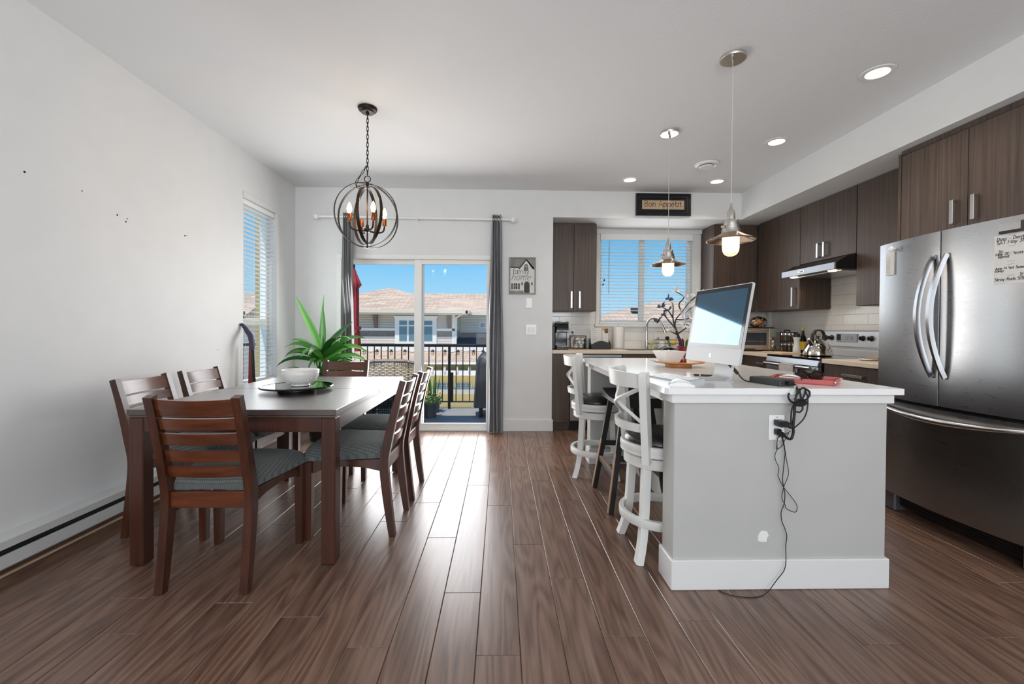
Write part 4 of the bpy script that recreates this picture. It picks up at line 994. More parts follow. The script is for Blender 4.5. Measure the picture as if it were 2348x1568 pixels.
obj('cover_plate', MB().box(-.036, .036, -.006, 0, -.057, .057, .003), 'white_gloss', ol); obj('insert', MB().box(-.017, .017, -.008, -.005, -.034, .034, .001), 'white_gloss', ol)
for z in (-.048, .048): obj('screw', MB(Matrix.Translation((0,-.006,z)) @ Matrix.Rotation(R(90),4,'X')).lathe([(0,-.001),(.0035,-.001),(.003,.0015),(0,.0015)], 10), 'satin_handle', ol)

# white swivel stools ------------------------------------------------------
def make_stool():
    s = thing('counter_stool', '', 'stool', (0,0,0), 0, 'white swivel stools at the island')
    for a in (45, 135, 225, 315):
        dx, dy = math.cos(R(a)), math.sin(R(a)); L = []
        for (r, z) in ((.165,.475),(.172,.36),(.182,.22),(.200,.10),(.236,.0)): L.append((r*dx, r*dy, z))
        sp_ = spline(L, 3)
        obj('leg', MB().sweep(sp_, [.044]*len(sp_), [.042-.006*i/len(sp_) for i in range(len(sp_))], lambda i: (1,0,0)), 'stool_white', s, angle=50)
    obj('seat_apron', MB().lathe([(.150,.462),(.188,.462),(.192,.466),(.192,.512),(.188,.516),(.150,.516)], 40), 'stool_white', s)
    obj('swivel_plate', MB().cyl((0,0), .12, .50, .525, 24), 'black_iron', s)
    obj('seat_frame', MB().lathe([(.12,.524),(.204,.524),(.210,.530),(.208,.548),(.212,.556),(.210,.574),(.204,.580),(.12,.580)], 44), 'stool_white', s)
    obj('seat_pad', MB().lathe([(.186,.578),(.192,.588),(.190,.602),(.178,.616),(.150,.628),(.10,.636),(.05,.639),(0,.640)], 44), 'black_leather', s)
    fr_ = obj('foot_ring', MB().lathe([(.190,.172),(.212,.172),(.214,.175),(.214,.212),(.212,.215),(.190,.215),(.188,.212),(.188,.175),(.190,.172)], 48), 'stool_white', s)
    for a in (70, 250): obj('bolt', MB(Matrix.Translation((.187*math.cos(R(a)),.187*math.sin(R(a)),.194)) @ Matrix.Rotation(R(a),4,'Z') @ Matrix.Rotation(R(-90),4,'Y')).lathe([(0,-.001),(.007,-.001),(.006,.003),(0,.004)], 10), 'black_iron', fr_)
    # back: curved about the seat, opening towards +y
    def bp(th, r, z): return (r*math.sin(th), -r*math.cos(th), z)
    T0 = R(52)
    rb = lambda z: .212+.055*max(0,(z-.55))/.40          # lean outwards with height
    for sg_ in (-1, 1):
        L = [bp(sg_*T0, rb(z)+(-.006 if z < .56 else 0), z) for z in (.50,.56,.64,.74,.84,.93,.957)]
        sp_ = spline(L, 2); obj('back_post', MB().sweep(sp_, .036, [.056]*(len(sp_)-2)+[.052,.040], lambda i: (math.cos(sg_*T0), math.sin(sg_*T0), 0)), 'stool_white', s, angle=50)
    def rail(z0, z1, name, th=.018):
        n = 13; vs = []; fs = []
        for i in range(n):
            a = -T0+2*T0*i/(n-1); dip = .012*math.cos(a*1.5) if z1 > .9 else 0
            for (dr_, zz) in ((-th/2, z0), (th/2, z0), (th/2, z1+dip), (-th/2, z1+dip)): vs.append(bp(a, rb(zz)+dr_+.003, zz))
        for i in range(n-1):
            for k in range(4): fs.append((i*4+k, i*4+(k+1) % 4, i*4+4+(k+1) % 4, i*4+4+k))
        fs += [(0,1,2,3), tuple((n-1)*4+k for k in (3,2,1,0))]
        obj(name, MB().add(vs, fs), 'stool_white', s, angle=40)
    rail(.878, .945, 'top_rail'); rail(.655, .695, 'lower_rail')
    for d_ in (-1, 1):
        ra = .006*d_; e0, e1, e2 = Vector(bp(-d_*T0*.97, rb(.695)+ra, .690)), Vector(bp(0, rb(.79)+.002+ra, .788)), Vector(bp(d_*T0*.97, rb(.88)+ra, .885))
        pts = spline([e0, e0.lerp(e1, .5), e0.lerp(e1, .86), e2.lerp(e1, .86), e2.lerp(e1, .5), e2], 3)
        obj('cross_slat', MB().sweep(pts, .030, .016, lambda i: (1,0,0)), 'stool_white', s, angle=50)
    return s
s0 = make_stool(); s0.location = (.86, 2.31, 0); s0.rotation_euler = (0,0,R(-90)); s0['label'] = 'white cross back swivel stool with black seat, nearer the camera'
dup(s0, (.79, 3.53, 0), R(-104), 'white cross back swivel stool with black seat, farther off by the dishwasher')
# black saddle stool
bs = thing('saddle_stool', 'black saddle seat bar stool with worn edges between the white stools', 'stool', (.885, 2.965, 0), 0)
def sad(u, v, top):
    x = (u*2-1)*.128; y = (v*2-1)*.255; b = (v*2-1)
    return (x, y, (.700+.034*b*b) if top else .672)
m = MB(); m.grid(5, 13, lambda u, v: sad(u, v, True)); m.grid(5, 13, lambda u, v: sad(u, v, False)); nu, nv, off = 5, 13, 65
bd = list(range(nu))+[j*nu+nu-1 for j in range(1, nv)]+[(nv-1)*nu+i for i in range(nu-2, -1, -1)]+[j*nu for j in range(nv-2, 0, -1)]
m.f += [(bd[i], bd[(i+1) % len(bd)], off+bd[(i+1) % len(bd)], off+bd[i]) for i in range(len(bd))]
obj('seat', m, 'black_wood', bs, angle=40)
ft = {}
for sx in (-1, 1):
    for sy in (-1, 1):
        p0, p1 = (sx*.085, sy*.165, .675), (sx*.185, sy*.235, 0.0); ft[(sx, sy)] = (p0, p1)
        lg = obj('leg', MB().bar(p0, p1, .036, .030, .002), 'black_wood', bs)
        d_ = Vector((sx*.0165, 0, 0)); obj('worn_edge', MB().bar(Vector(p0)*.55+Vector(p1)*.45+d_, Vector(p1)+d_+Vector((0,0,.004)), .0055, .031, .001), 'worn_wood', lg)
def lerp(k, t_): a, b = ft[k]; return tuple(a[i]+(b[i]-a[i])*t_ for i in range(3))
for s in (-1, 1):
    st = obj('stretcher', MB().bar(lerp((s,-1), .66), lerp((s,1), .66), .022, .034, .002), 'black_wood', bs)
    obj('worn_top', MB().bar(Vector(lerp((s,-1), .66))+Vector((0,.03,.017)), Vector(lerp((s,1), .66))+Vector((0,-.03,.017)), .020, .004, .001), 'worn_wood', st)
    obj('stretcher', MB().bar(lerp((-1,s), .5), lerp((1,s), .5), .022, .034, .002), 'black_wood', bs)

# ================================================================== things on the island
CZ = .9095
# all-in-one computer: screen faces the stools (-x), slightly towards us
mw, mh = .487, .392
cp = thing('desktop_computer', 'silver all in one computer on the island facing the stools', 'computer', (1.100, 2.215, CZ), -1.489)
# local: x along the screen (right edge towards camera), -y = screen side
tl = .171
def sc(u, v, dpt): # u across, v up the tilted screen, dpt outward from the face
    return (u, v*math.sin(tl)-dpt*math.cos(tl)-.030, .092+v*math.cos(tl)+dpt*math.sin(tl))
def slab(u0, u1, v0, v1, d0, d1, rnd=0.0):
    m = MB(); P = [(u0+rnd,v0),(u1-rnd,v0),(u1,v0+rnd),(u1,v1-rnd),(u1-rnd,v1),(u0+rnd,v1),(u0,v1-rnd),(u0,v0+rnd)] if rnd else [(u0,v0),(u1,v0),(u1,v1),(u0,v1)]
    return m.prism(P, d0, d1, sc)
flat('aluminium', (196,197,198), .5, .15); flat('screen_border', (14,18,26), .08)
mt, nt, bs_ = new_mat('screen_glass'); bs_.inputs['Base Color'].default_value = (.085,.17,.26,1); bs_.inputs['Metallic'].default_value = 1.0; bs_.inputs['Roughness'].default_value = .05
cs = obj('case', slab(-mw/2, mw/2, 0, mh, -.012, 0, .006), 'aluminium', cp)
# bulged back
obj('back_shell', MB().grid(9, 9, lambda a, b: sc((a*2-1)*mw/2*.985, .01+b*(mh-.02), -.012-.030*(1-(a*2-1)**4)*(1-(b*2-1)**4))), 'aluminium', cs)
obj('screen_border', slab(-mw/2+.004, mw/2-.004, .078, mh-.004, 0, .0012), 'screen_border', cs)
obj('screen', slab(-mw/2+.024, mw/2-.024, .096, mh-.024, .0012, .0018), 'screen_glass', cs)
flat('logo_white', (240,240,240), .3)
apple = [(.0,.010),(.006,.0125),(.011,.010),(.0095,.003),(.0105,-.003),(.007,-.011),(.003,-.0125),(0,-.0115),(-.003,-.0125),(-.008,-.010),(-.0115,-.002),(-.0105,.007),(-.005,.0125)]
obj('logo', MB().prism([(u, .036+v) for u, v in apple], 0, .001, sc).prism([(u, .0505+v) for u, v in ((-.001,0),(.003,.001),(.004,.006),(.001,.005))], 0, .001, sc), 'logo_white', cs)
st_pts = [(0,.052,.20),(0,.048,.10),(0,.040,.03),(0,.028,.010),(0,.005,.0055),(0,-.085,.0050)]
obj('stand', MB().sweep(spline([(0,.060,.20),(0,.056,.10),(0,.048,.035),(0,.036,.012),(0,.012,.006)],4), .155, .006, lambda i: (1,0,0)), 'aluminium', cp, angle=60)
obj('foot', MB().box(-.085, .085, -.115, .055, 0, .006, .002), 'aluminium', cp)
cb = obj('computer_cable', MB().tube(spline([(1.15,2.17,1.00),(1.175,2.15,.965),(1.20,2.13,.925),(1.23,2.12,CZ+.004),(1.30,2.14,CZ+.004),(1.30,2.15,CZ+.008),(1.275,2.145,CZ+.014)],6), .0033, 8), 'black_rubber'); tag(cb, 'black cable curving from behind the computer to the power brick', 'cable')
obj('plug', MB().bar((1.150,2.172,1.00),(1.185,2.145,.948), .018, .014, .003), 'black_plastic', cb)
# keyboard
kb = thing('keyboard', 'slim white keyboard lying in front of the computer', 'keyboard', (.905, 2.245, CZ), -1.31)
obj('body', MB().prism([(-.062,0),(.062,0),(.062,.014),(.050,.016),(-.062,.004)], -.150, .150, lambda u, v, a: (a, u, v)), 'aluminium', kb)
src = None
for r in range(5):
    for k in range(13):
        y = -.050+.0215*r; x = -.140+.0216*k; z = .0052+(y+.062)/.112*.0112
        if src is None: src = obj('key', MB().box(-.0088, .0088, -.0088, .0088, -.0015, .0022, .001), 'white_gloss', kb, (x, y, z), (R(5.6),0,0)); continue
        inst(src, kb, (x, y, z))
# white arched mouse in the near corner
ms = thing('computer_mouse', 'white arched computer mouse at the near left corner of the island', 'mouse', (.832, 1.985, CZ), R(-18))
prf = [(-.056,.0)]+[(-.056+.112*t_/10, .004+.027*math.sin(PI*(t_/10)**.9)**.85) for t_ in range(0, 11)]+[(.056,0)]
obj('shell', MB().prism(prf, -.029, .029, lambda u, v, a: (u, a*(1-.15*abs(u)/.056), v)), 'white_gloss', ms, angle=50)
obj('seam', MB().tube([(-.05,-.0292,.010),(-.02,-.0298,.021),(.02,-.0298,.020),(.052,-.0285,.008)], .0006, 4), 'pencil', ms)
# second mouse & tray & sunglasses
wm = obj('white_mouse', MB().sphere((0,0,.004), .03, 18, 10, (1.0,1.75,.85)), 'white_gloss', None, (1.475, 2.185, CZ+.0048), (0,0,R(70))); tag(wm, 'small white computer mouse lying in the red tray', 'mouse')
bmz = bpy.data.meshes; 
for v_ in wm.data.vertices:
    if v_.co.z < 0: v_.co.z = 0
pen = thing('pen', 'black ballpoint pen lying behind the keyboard', 'pen', (1.130, 2.39, CZ), R(-28))
PX = Matrix.Translation((0,0,.0055)) @ Matrix.Rotation(R(90),4,'Y')
obj('barrel', MB(PX).lathe([(0,-.052),(.0048,-.052),(.0052,-.03),(.0052,.052),(.004,.055),(0,.055)], 12), 'black_gloss', pen); obj('tip', MB(PX).lathe([(0,-.072),(.001,-.072),(.0044,-.053),(.0044,-.048),(0,-.048)], 10), 'chrome', pen)
obj('band', MB(PX).lathe([(.0054,-.026),(.0055,-.026),(.0055,-.018),(.0054,-.018)], 12), 'chrome', pen); obj('clicker', MB(PX).lathe([(0,.055),(.003,.055),(.003,.066),(0,.066)], 10), 'chrome', pen)
flat('brick_grey', (58,59,60), .5, bump=(200,.2,.001))
pb = thing('power_brick', 'dark grey laptop power brick at the near edge of the island', 'power adapter', (1.297, 2.055, CZ), R(-74))
obj('case', MB().box(-.088, .088, -.045, .045, 0, .030, .004), 'brick_grey', pb); obj('seam', MB().box(-.0885, .0885, -.0455, .0455, .0145, .0155), 'black_plastic', pb); obj('socket', MB().box(.0875, .0895, -.022, .022, .005, .026, .002), 'black_plastic', pb)
obj('connector', MB().box(.088, .112, -.012, .012, .008, .024, .004), 'black_rubber', pb)
flat('red_leather', (206,112,110), .55, bump=(250,.25,.001)); flat('red_lining', (178,84,84), .7)
tr = thing('valet_tray', 'red leather valet tray with snapped corners holding sunglasses', 'tray', (1.525, 2.15, CZ), R(46))
obj('base', MB().box(-.10, .10, -.13, .13, 0, .004, .0015), 'red_lining', tr)
for (p, q) in (((-.10,-.13),(.10,-.13)), ((.10,-.13),(.10,.13)), ((.10,.13),(-.10,.13)), ((-.10,.13),(-.10,-.13))):
    p = Vector((*p,0)); q = Vector((*q,0)); d_ = (q-p).normalized(); n_ = Vector((d_.y,-d_.x,0)); L = (q-p).length
    m = MB().prism([(-.020,.016),(0,.0),(L,0),(L+.020,.016),(L-.004,.022),(.004,.022)], 0, .003, lambda u, v, a: tuple(p+d_*u+n_*(v*.30+a)+Vector((0,0,.0035+v*.95))))
    obj('side_wall', m, 'red_leather', tr)
for sx in (-1, 1):
    for sy in (-1, 1): obj('snap', MB().sphere((sx*.107, sy*.137, .017), .006, 10, 6), 'chrome', tr)
sgls = thing('sunglasses', 'black sunglasses folded in the red tray', 'sunglasses', (1.575, 2.185, CZ+.0045), R(-8))
flat('lens_brown', (48,36,32), .05)
for s in (-1, 1):
    ell = [(s*.035+.030*math.cos(a), .022+.023*math.sin(a)) for a in [2*PI*i/16 for i in range(16)]]
    obj('rim', MB().tube([(x, -.008*abs(x)/.07*0+.0, z) for x, z in ell], .0042, 6, True), 'black_gloss', sgls)
    obj('lens', MB().prism([(s*.035+.028*math.cos(a), .022+.021*math.sin(a)) for a in [2*PI*i/16 for i in range(16)]], -.001, .001, xz), 'lens_brown', sgls)
    obj('temple', MB().sweep(spline([(s*.068,0,.034),(s*.066,.012,.033),(s*.03,.03,.026),(-s*.02,.036+.008*s,.016),(-s*.055,.036+.008*s,.006)],4), .012, .004, lambda i: (0,0,1)), 'black_gloss', sgls)
obj('bridge', MB().tube([(-.008,0,.030),(0,-.003,.034),(.008,0,.030)], .004, 6), 'black_gloss', sgls)
eb = obj('earphone_cable', MB().tube(spline([(1.42,2.24,CZ+.004),(1.40,2.16,CZ+.034),(1.37,2.08,CZ+.036),(1.40,2.02,CZ+.036),(1.45,2.06,CZ+.02),(1.47,2.16,CZ+.008)],5), .0017, 6), 'black_rubber'); tag(eb, 'thin dark cable looped over the power brick and red tray', 'cable')
# tray with bowl and vase of branches
wood('bamboo', (176,108,48), (214,146,78), 'X', rough=.35, cross=40, along=3, bump=.02)
ty = thing('serving_stand', 'round orange wood serving stand beyond the computer', 'serving stand', (1.245, 3.02, CZ), 0)
obj('plinth', MB().lathe([(0,0),(.085,0),(.088,.004),(.088,.022),(0,.022)], 36), 'bamboo', ty)
obj('plate', MB().lathe([(0,.022),(.12,.022),(.168,.030),(.172,.034),(.166,.037),(.12,.031),(0,.031)], 48), 'bamboo', ty)
obj('handle_loop', MB().tube(spline([(-.15,.03,.036),(-.19,.015,.042),(-.195,-.02,.042),(-.155,-.04,.036)],5), .003, 6), 'satin_handle', ty)
m = MB(); z0, z1 = .0, .080
def sq(a, z): return [(-a,-a,z),(a,-a,z),(a,a,z),(-a,a,z)]
m.add(sq(.048,0)+sq(.082,z1)+sq(.078,z1)+sq(.045,.005), [(3,2,1,0)]+[(i,(i+1)%4,4+(i+1)%4,4+i) for i in range(4)]+[(4+i,4+(i+1)%4,8+(i+1)%4,8+i) for i in range(4)]+[(8+i,8+(i+1)%4,12+(i+1)%4,12+i) for i in range(4)]+[(12,13,14,15)])
sb = obj('square_bowl', m, 'bowl_white', None, (1.170, 3.00, CZ+.0315), (0,0,R(12))); tag(sb, 'white square tapered bowl on the orange serving stand', 'bowl')
bmod = sb.modifiers.new('edge', 'BEVEL'); bmod.width = .002; bmod.segments = 2
vz = thing('branch_vase', 'dark red glass vase of dark magnolia branches beside the white bowl', 'vase', (1.292, 3.07, CZ+.0315))
obj('vase', MB().lathe([(0,0),(.028,0),(.030,.004),(.027,.012),(.031,.055),(.039,.105),(.041,.110),(.038,.110),(.029,.055),(.024,.014),(0,.010)], 32), 'red_glass', vz)
flat('bark', (40,34,34), .7); flat('petal', (236,228,226), .6); flat('blue_petal', (70,72,96), .6)
def branch(name, pts, r0, r1, par):
    sp_ = spline(pts, 4); return obj(name, MB().tube(sp_, [r0+(r1-r0)*i/(len(sp_)-1) for i in range(len(sp_))], 7), 'bark', par)
b0 = branch('branch', [(0,0,.02),(.0,0,.09),(-.035,.0,.19),(-.055,0,.245)], .011, .008, vz)
tips = [[(-.055,0,.245),(-.045,.01,.30),(.0,.02,.35),(.05,.02,.42)], [(-.055,0,.245),(-.07,0,.31),(-.075,-.01,.40),(-.105,-.01,.44)], [(-.05,0,.235),(-.10,.0,.29),(-.14,0,.33),(-.175,0,.28)], [(-.07,0,.31),(-.10,.01,.36),(-.15,.01,.39)],
        [(0,.02,.35),(-.02,.02,.41),(.02,.03,.46),(-.04,.03,.50)], [(-.03,0,.20),(.03,.01,.24),(.07,.02,.27)], [(.0,.02,.35),(.045,.03,.36),(.085,.02,.40)], [(-.045,.01,.30),(.02,.03,.30),(.06,.03,.31)], [(.05,.02,.42),(.09,.0,.46),(.12,0,.48)], [(-.035,0,.19),(-.075,.0,.21),(-.085,.01,.225)], [(.03,.01,.24),(.02,.02,.27),(.05,.0,.25)]]
fpet = None
for i, tp in enumerate(tips):
    bb = branch('twig', tp, .0055, .0028, vz)
    for (px, py, pz) in (tp[-1], tp[-2]):
        k = 6
        for j in range(k):
            a = random.uniform(0, 6.28); el = random.uniform(-.2, 1.2); col_ = 'blue_petal' if (px < -.09 and pz > .25) else 'petal'
            nmv = 'petal'; L = random.uniform(.030, .050)
            dv = Vector((math.cos(a)*math.cos(el), math.sin(a)*math.cos(el), math.sin(el))); u = dv.orthogonal().normalized(); c_ = Vector((px,py,pz))
            obj(nmv, MB().add([c_, c_+dv*L*.55+u*.014, c_+dv*L, c_+dv*L*.55-u*.014, c_+dv*L*.5+dv.cross(u)*.004], [(0,1,4),(1,2,4),(2,3,4),(3,0,4),(0,3,2,1)]), col_, bb)

# cables hanging down the island end
hc = thing('hanging_cables', 'tangle of black cables hanging down the island end into the outlet', 'cables')
def cable(name, pts, y, r=.0028, k=5, dy=None):
    P = [(p[0], (y if dy is None else dy[i]), p[1]) for i, p in enumerate(pts)]
    return obj(name, MB().tube(spline(P, k), r, 7), 'black_rubber', hc)
yy = 1.882
c1 = obj('power_cord', MB().tube(spline([(1.325,1.955,CZ+.016),(1.327,1.925,CZ+.012),(1.310,1.893,.9135),(1.305,yy,.895),(1.298,yy,.874),(1.309,yy-.006,.90),(1.325,yy-.006,.916),(1.339,yy-.004,.906),(1.337,yy,.884),(1.329,yy,.869)],6), .0040, 8), 'black_rubber', hc)
flat('strap_white', (225,225,224), .5)
obj('velcro_strap', MB().sweep(spline([(1.300,1.884,.921),(1.284,1.880,.906),(1.268,1.880,.892)],4), .010, .0025, lambda i: (.5,0,.8)), 'strap_white', hc)
cable('cord_loop', [(1.268,.892),(1.263,.876),(1.272,.859),(1.286,.849)], yy-.002, .0042); cable('cord_loop', [(1.313,.912),(1.318,.89),(1.322,.866),(1.33,.853)], yy, .0042)
cable('cord_loop', [(1.337,.912),(1.357,.9),(1.359,.881),(1.345,.863),(1.336,.859)], yy, .0042); cable('cord_loop', [(1.305,.905),(1.297,.88),(1.29,.862)], yy-.006, .0042)
for i in range(6):
    cable('cord_wrap', [(1.288+.002*i,.853-.004*i),(1.302,.862-.004*i),(1.322,.866-.005*i),(1.340,.852-.002*i),(1.326,.838+.002*i),(1.304,.838+.001*i),(1.290,.850-.003*i)], 1.874+.003*(i % 3), .0042)
cable('cord_loop', [(1.343,.9),(1.352,.877),(1.354,.843),(1.348,.804),(1.331,.771),(1.294,.737),(1.286,.733)], 1.884, .0030); cable('cord_loop', [(1.286,.839),(1.279,.814),(1.277,.775),(1.279,.751),(1.285,.735)], 1.880, .0034)
cable('power_cord', [(1.292,.845),(1.292,.804),(1.288,.765),(1.287,.739),(1.288,.72),(1.282,.695),(1.272,.689),(1.26,.695),(1.246,.708),(1.240,.714)], 1.88, .0058)
cable('cord_loop', [(1.326,.837),(1.328,.822),(1.316,.808),(1.299,.81),(1.291,.812)], 1.880, .0036)
cable('thin_cord', [(1.297,.716),(1.273,.702),(1.245,.69),(1.238,.676),(1.237,.652),(1.238,.634),(1.23,.617),(1.228,.6),(1.234,.58),(1.243,.563),(1.247,.544),(1.243,.518),(1.249,.502),(1.265,.472),(1.275,.458),(1.303,.424),(1.331,.384),(1.328,.355),(1.311,.355),(1.283,.37),(1.276,.389),(1.262,.418),(1.272,.471),(1.291,.525),(1.28,.593),(1.269,.66),(1.262,.69)], 1.912, .0015, 4)
cable('thin_cord', [(1.287,.709),(1.275,.688),(1.263,.664),(1.256,.65),(1.235,.636),(1.233,.65),(1.238,.688),(1.252,.7)], 1.908, .0015, 4)
t3 = [(1.257,.695),(1.263,.672),(1.27,.643),(1.274,.615),(1.271,.587),(1.267,.538),(1.264,.504),(1.268,.473),(1.276,.433),(1.273,.391),(1.26,.352),(1.264,.312),(1.278,.278),(1.287,.245),(1.283,.198),(1.279,.144),(1.268,.10),(1.233,.06),(1.19,.012)]
P3 = [(p[0], 1.912 if p[1] > .16 else 1.905-.02*(1-max(p[1],0)/.16), p[1]) for p in t3]+[(1.145,1.868,.003),(1.096,1.858,.003),(1.034,1.868,.003),(.994,1.893,.003),(.978,1.910,.003)]
obj('thin_cord', MB().tube(spline(P3, 4), .0018, 6), 'black_rubber', hc)
obj('plug', MB().box(1.224, 1.262, 1.868, 1.920, .742, .768, .004), 'black_plastic', hc)
obj('plug_head', MB().bar((1.262,1.890,.755),(1.286,1.882,.742), .026, .022, .005), 'black_rubber', hc)
obj('plug', MB().box(1.226, 1.250, 1.893, 1.9215, .700, .728, .005), 'black_plastic', hc); obj('plug_head', MB().bar((1.236,1.905,.715),(1.256,1.886,.700), .020, .020, .005), 'black_rubber', hc)

# ================================================================== things on the kitchen worktop (back run)
K = CT
cm = thing('coffee_maker', 'black single cup coffee maker at the left end of the counter', 'coffee maker', (.722, 5.28, K))
obj('water_tank', MB().box(-.118, -.072, -.13, .13, 0, .285, .012), 'black_plastic', cm); obj('base', MB().box(-.068, .082, -.145, .14, 0, .036, .008), 'black_plastic', cm)
obj('column', MB().box(-.068, .082, -.01, .14, .036, .30, .010), 'black_gloss', cm)
obj('brew_head', MB().prism([(-.145,.205),(.0,.195),(.0,.315),(-.06,.322),(-.13,.305),(-.148,.270)], -.064, .078, lambda u, v, a: (a, u, v)), 'black_gloss', cm)
obj('lid_handle', MB().tube(spline([(-.068,-.02,.300),(-.06,-.13,.322),(.007,-.158,.330),(.074,-.13,.322),(.082,-.02,.300)],4), .010, 8), 'satin_handle', cm)
obj('drip_tray', MB().box(-.055, .069, -.142, -.02, .036, .044, .003), 'satin_handle', cm); obj('power_button', MB().sphere((.012,-.146,.022), .004, 8, 6), 'white_gloss', cm)
oc = thing('kitchen_outlet', 'outlet with black plug on the backsplash beside the coffee maker', 'outlet', (.905, YK-.008, 1.12))
obj('cover_plate', MB().box(-.035, .035, -.006, 0, -.057, .057, .003), 'white_gloss', oc); obj('plug', MB().box(-.012, .014, -.03, -.005, -.005, .02, .004), 'black_plastic', oc)
obj('cord', MB().tube(spline([(.0,-.028,.005),(.005,-.05,-.03),(-.04,-.06,-.07),(-.07,-.05,-.08)],4), .0028, 6), 'black_rubber', oc)
flat('frame_brown', (120,74,46), .5)
cf = thing('small_picture', 'brown framed small print behind the wire basket', 'picture', (.975, 5.470, K), 0)
obj('frame', MB(Matrix.Rotation(R(-8),4,'X')).box(-.105,-.093,-.012,.002,0,.165,.002).box(.093,.105,-.012,.002,0,.165,.002).box(-.093,.093,-.012,.002,0,.012,.002).box(-.093,.093,-.012,.002,.153,.165,.002), 'frame_brown', cf)
pr2 = obj('print', MB(Matrix.Rotation(R(-8),4,'X')).box(-.093,.093,-.006,-.002,.012,.153), 'pic_white', cf)
lm, _ = letters('of', (-.06,-.0068,.07), (1,0,0), (0,0,1), (0,-1,0), .05, .004, .0012, False, .3); o = obj('lettering', lm, 'pic_dark', pr2)
wbk = thing('wire_basket', 'black wire basket full of coffee pods beside the coffee maker', 'basket', (.962, 5.335, K))
obj('base', MB().lathe([(0,0),(.045,0),(.048,.006),(.045,.014),(0,.014)], 20), 'frame_brown', wbk)
for k in range(10):
    a = 2*PI*k/10; obj('wire', MB().tube(spline([(.040*math.cos(a),.040*math.sin(a),.014),(.066*math.cos(a),.066*math.sin(a),.030),(.070*math.cos(a),.070*math.sin(a),.10),(.060*math.cos(a),.060*math.sin(a),.142)],3), .0018, 5), 'black_iron', wbk)
for (r, z) in ((.068,.045),(.0705,.075),(.070,.105),(.060,.142)): obj('wire_hoop', MB().tube([(r*math.cos(2*PI*i/24), r*math.sin(2*PI*i/24), z) for i in range(24)], .0018, 5, True), 'black_iron', wbk)
pods = [(-.028,-.022,.018),(.028,-.02,.018),(0,.03,.018),(-.03,.012,.062),(.03,.01,.060),(0,-.032,.062),(-.006,.0,.108),(.03,-.012,.10)]
psrc = None
for i, (x, y, z) in enumerate(pods):
    rt = (random.uniform(-.8,.8), random.uniform(-.8,.8), 0)
    if psrc is None: psrc = obj('coffee_pod', MB().lathe([(0,0),(.0175,0),(.0215,.034),(.0245,.035),(.0245,.037),(0,.037)], 16), 'white_gloss', None, (.962+x, 5.335+y, K+z), rt); o = psrc
    else: o = inst(psrc, None, (.962+x, 5.335+y, K+z), rt)
    tag(o, 'white coffee pod heaped in the black wire basket', 'coffee pod', 'coffee pods in the wire basket')
gp = thing('glass_pitcher', 'clear glass mug with handle between basket and letter holder', 'glass', (1.075, 5.40, K))
obj('glass', MB().lathe([(0,.0),(.04,.0),(.042,.004),(.045,.13),(.0425,.13),(.039,.008),(0,.008)], 24), 'clear_glass', gp); obj('handle', MB().tube(spline([(-.043,0,.11),(-.075,0,.10),(-.078,0,.05),(-.042,0,.03)],4), .004, 6), 'clear_glass', gp)
lh = thing('letter_holder', 'black curved letter holder packed with papers', 'letter holder', (1.228, 5.36, K))
arcp = [(-.122,0),(.122,0),(.122,.055)]+[(.122-.244*i/12, .055+.048*math.sin(PI*i/12)) for i in range(1, 12)]+[(-.122,.055)]
obj('front_plate', MB().prism(arcp, -.06, -.056, xz), 'black_plastic', lh); obj('back_plate', MB().prism([(-.122,0),(.122,0),(.122,.12),(-.122,.12)], .052, .056, xz), 'black_plastic', lh); obj('tray', MB().box(-.122,.122,-.06,.056,0,.004), 'black_plastic', lh)
for s in (-1, 1): obj('side_plate', MB().prism([(-.06,0),(.056,0),(.056,.12),(-.06,.055)], s*.120, s*.122, yz), 'black_plastic', lh)
flat('paper_tan', (224,170,110), .8); flat('paper_print', (96,92,90), .8)
p1 = obj('letter', MB().box(1.116, 1.270, 5.385, 5.388, K+.006, K+.262), 'paper'); tag(p1, 'white printed letter at the front of the letter holder', 'paper')
for i in range(7): obj('printed_line', MB().box(1.128, 1.128+.045+.01*(i % 3), 5.3842, 5.3852, K+.245-.022*i, K+.2495-.022*i), 'pencil', p1)
p2 = obj('flyer', MB().box(1.255, 1.335, 5.376, 5.379, K+.006, K+.262), 'paper_tan'); tag(p2, 'orange and white flyer standing right of the printed letter', 'paper')
obj('printed_block', MB().box(1.258, 1.332, 5.3752, 5.3762, K+.09, K+.225), 'paper', p2); obj('printed_photo', MB().box(1.285, 1.328, 5.3745, 5.3755, K+.195, K+.25), 'paper_print', p2)
p3 = obj('envelope', MB().box(1.30, 1.345, 5.40, 5.402, K+.006, K+.19), 'paper_tan'); tag(p3, 'tan envelope at the right end of the letter holder', 'paper')
pt = thing('paper_towel', 'paper towel roll upright on a holder under the window', 'paper towel', (1.462, 5.40, K))
flat('tissue', (238,236,232), .95, bump=(150,.3,.001))
obj('base', MB().lathe([(0,0),(.075,0),(.078,.006),(.07,.012),(0,.012)], 28), 'satin_handle', pt); obj('roll', MB().lathe([(.020,.014),(.062,.014),(.0635,.018),(.0635,.270),(.062,.274),(.020,.274)], 32), 'tissue', pt)
obj('post', MB().tube([(0,0,.01),(0,0,.285)], .005, 8).tube([(.012*math.cos(2*PI*i/12),0,.297+.012*math.sin(2*PI*i/12)) for i in range(12)], .0025, 6, True), 'satin_handle', pt); obj('side_arm', MB().tube([(.074,0,.01),(.074,0,.27)], .003, 6), 'satin_handle', pt)
fa = thing('kitchen_faucet', 'chrome gooseneck kitchen faucet with pull down spray head', 'faucet', (1.815, 5.38, K))
obj('base', MB().lathe([(0,0),(.028,0),(.028,.006),(.022,.010),(.022,.095),(.016,.10),(0,.10)], 24), 'chrome', fa)
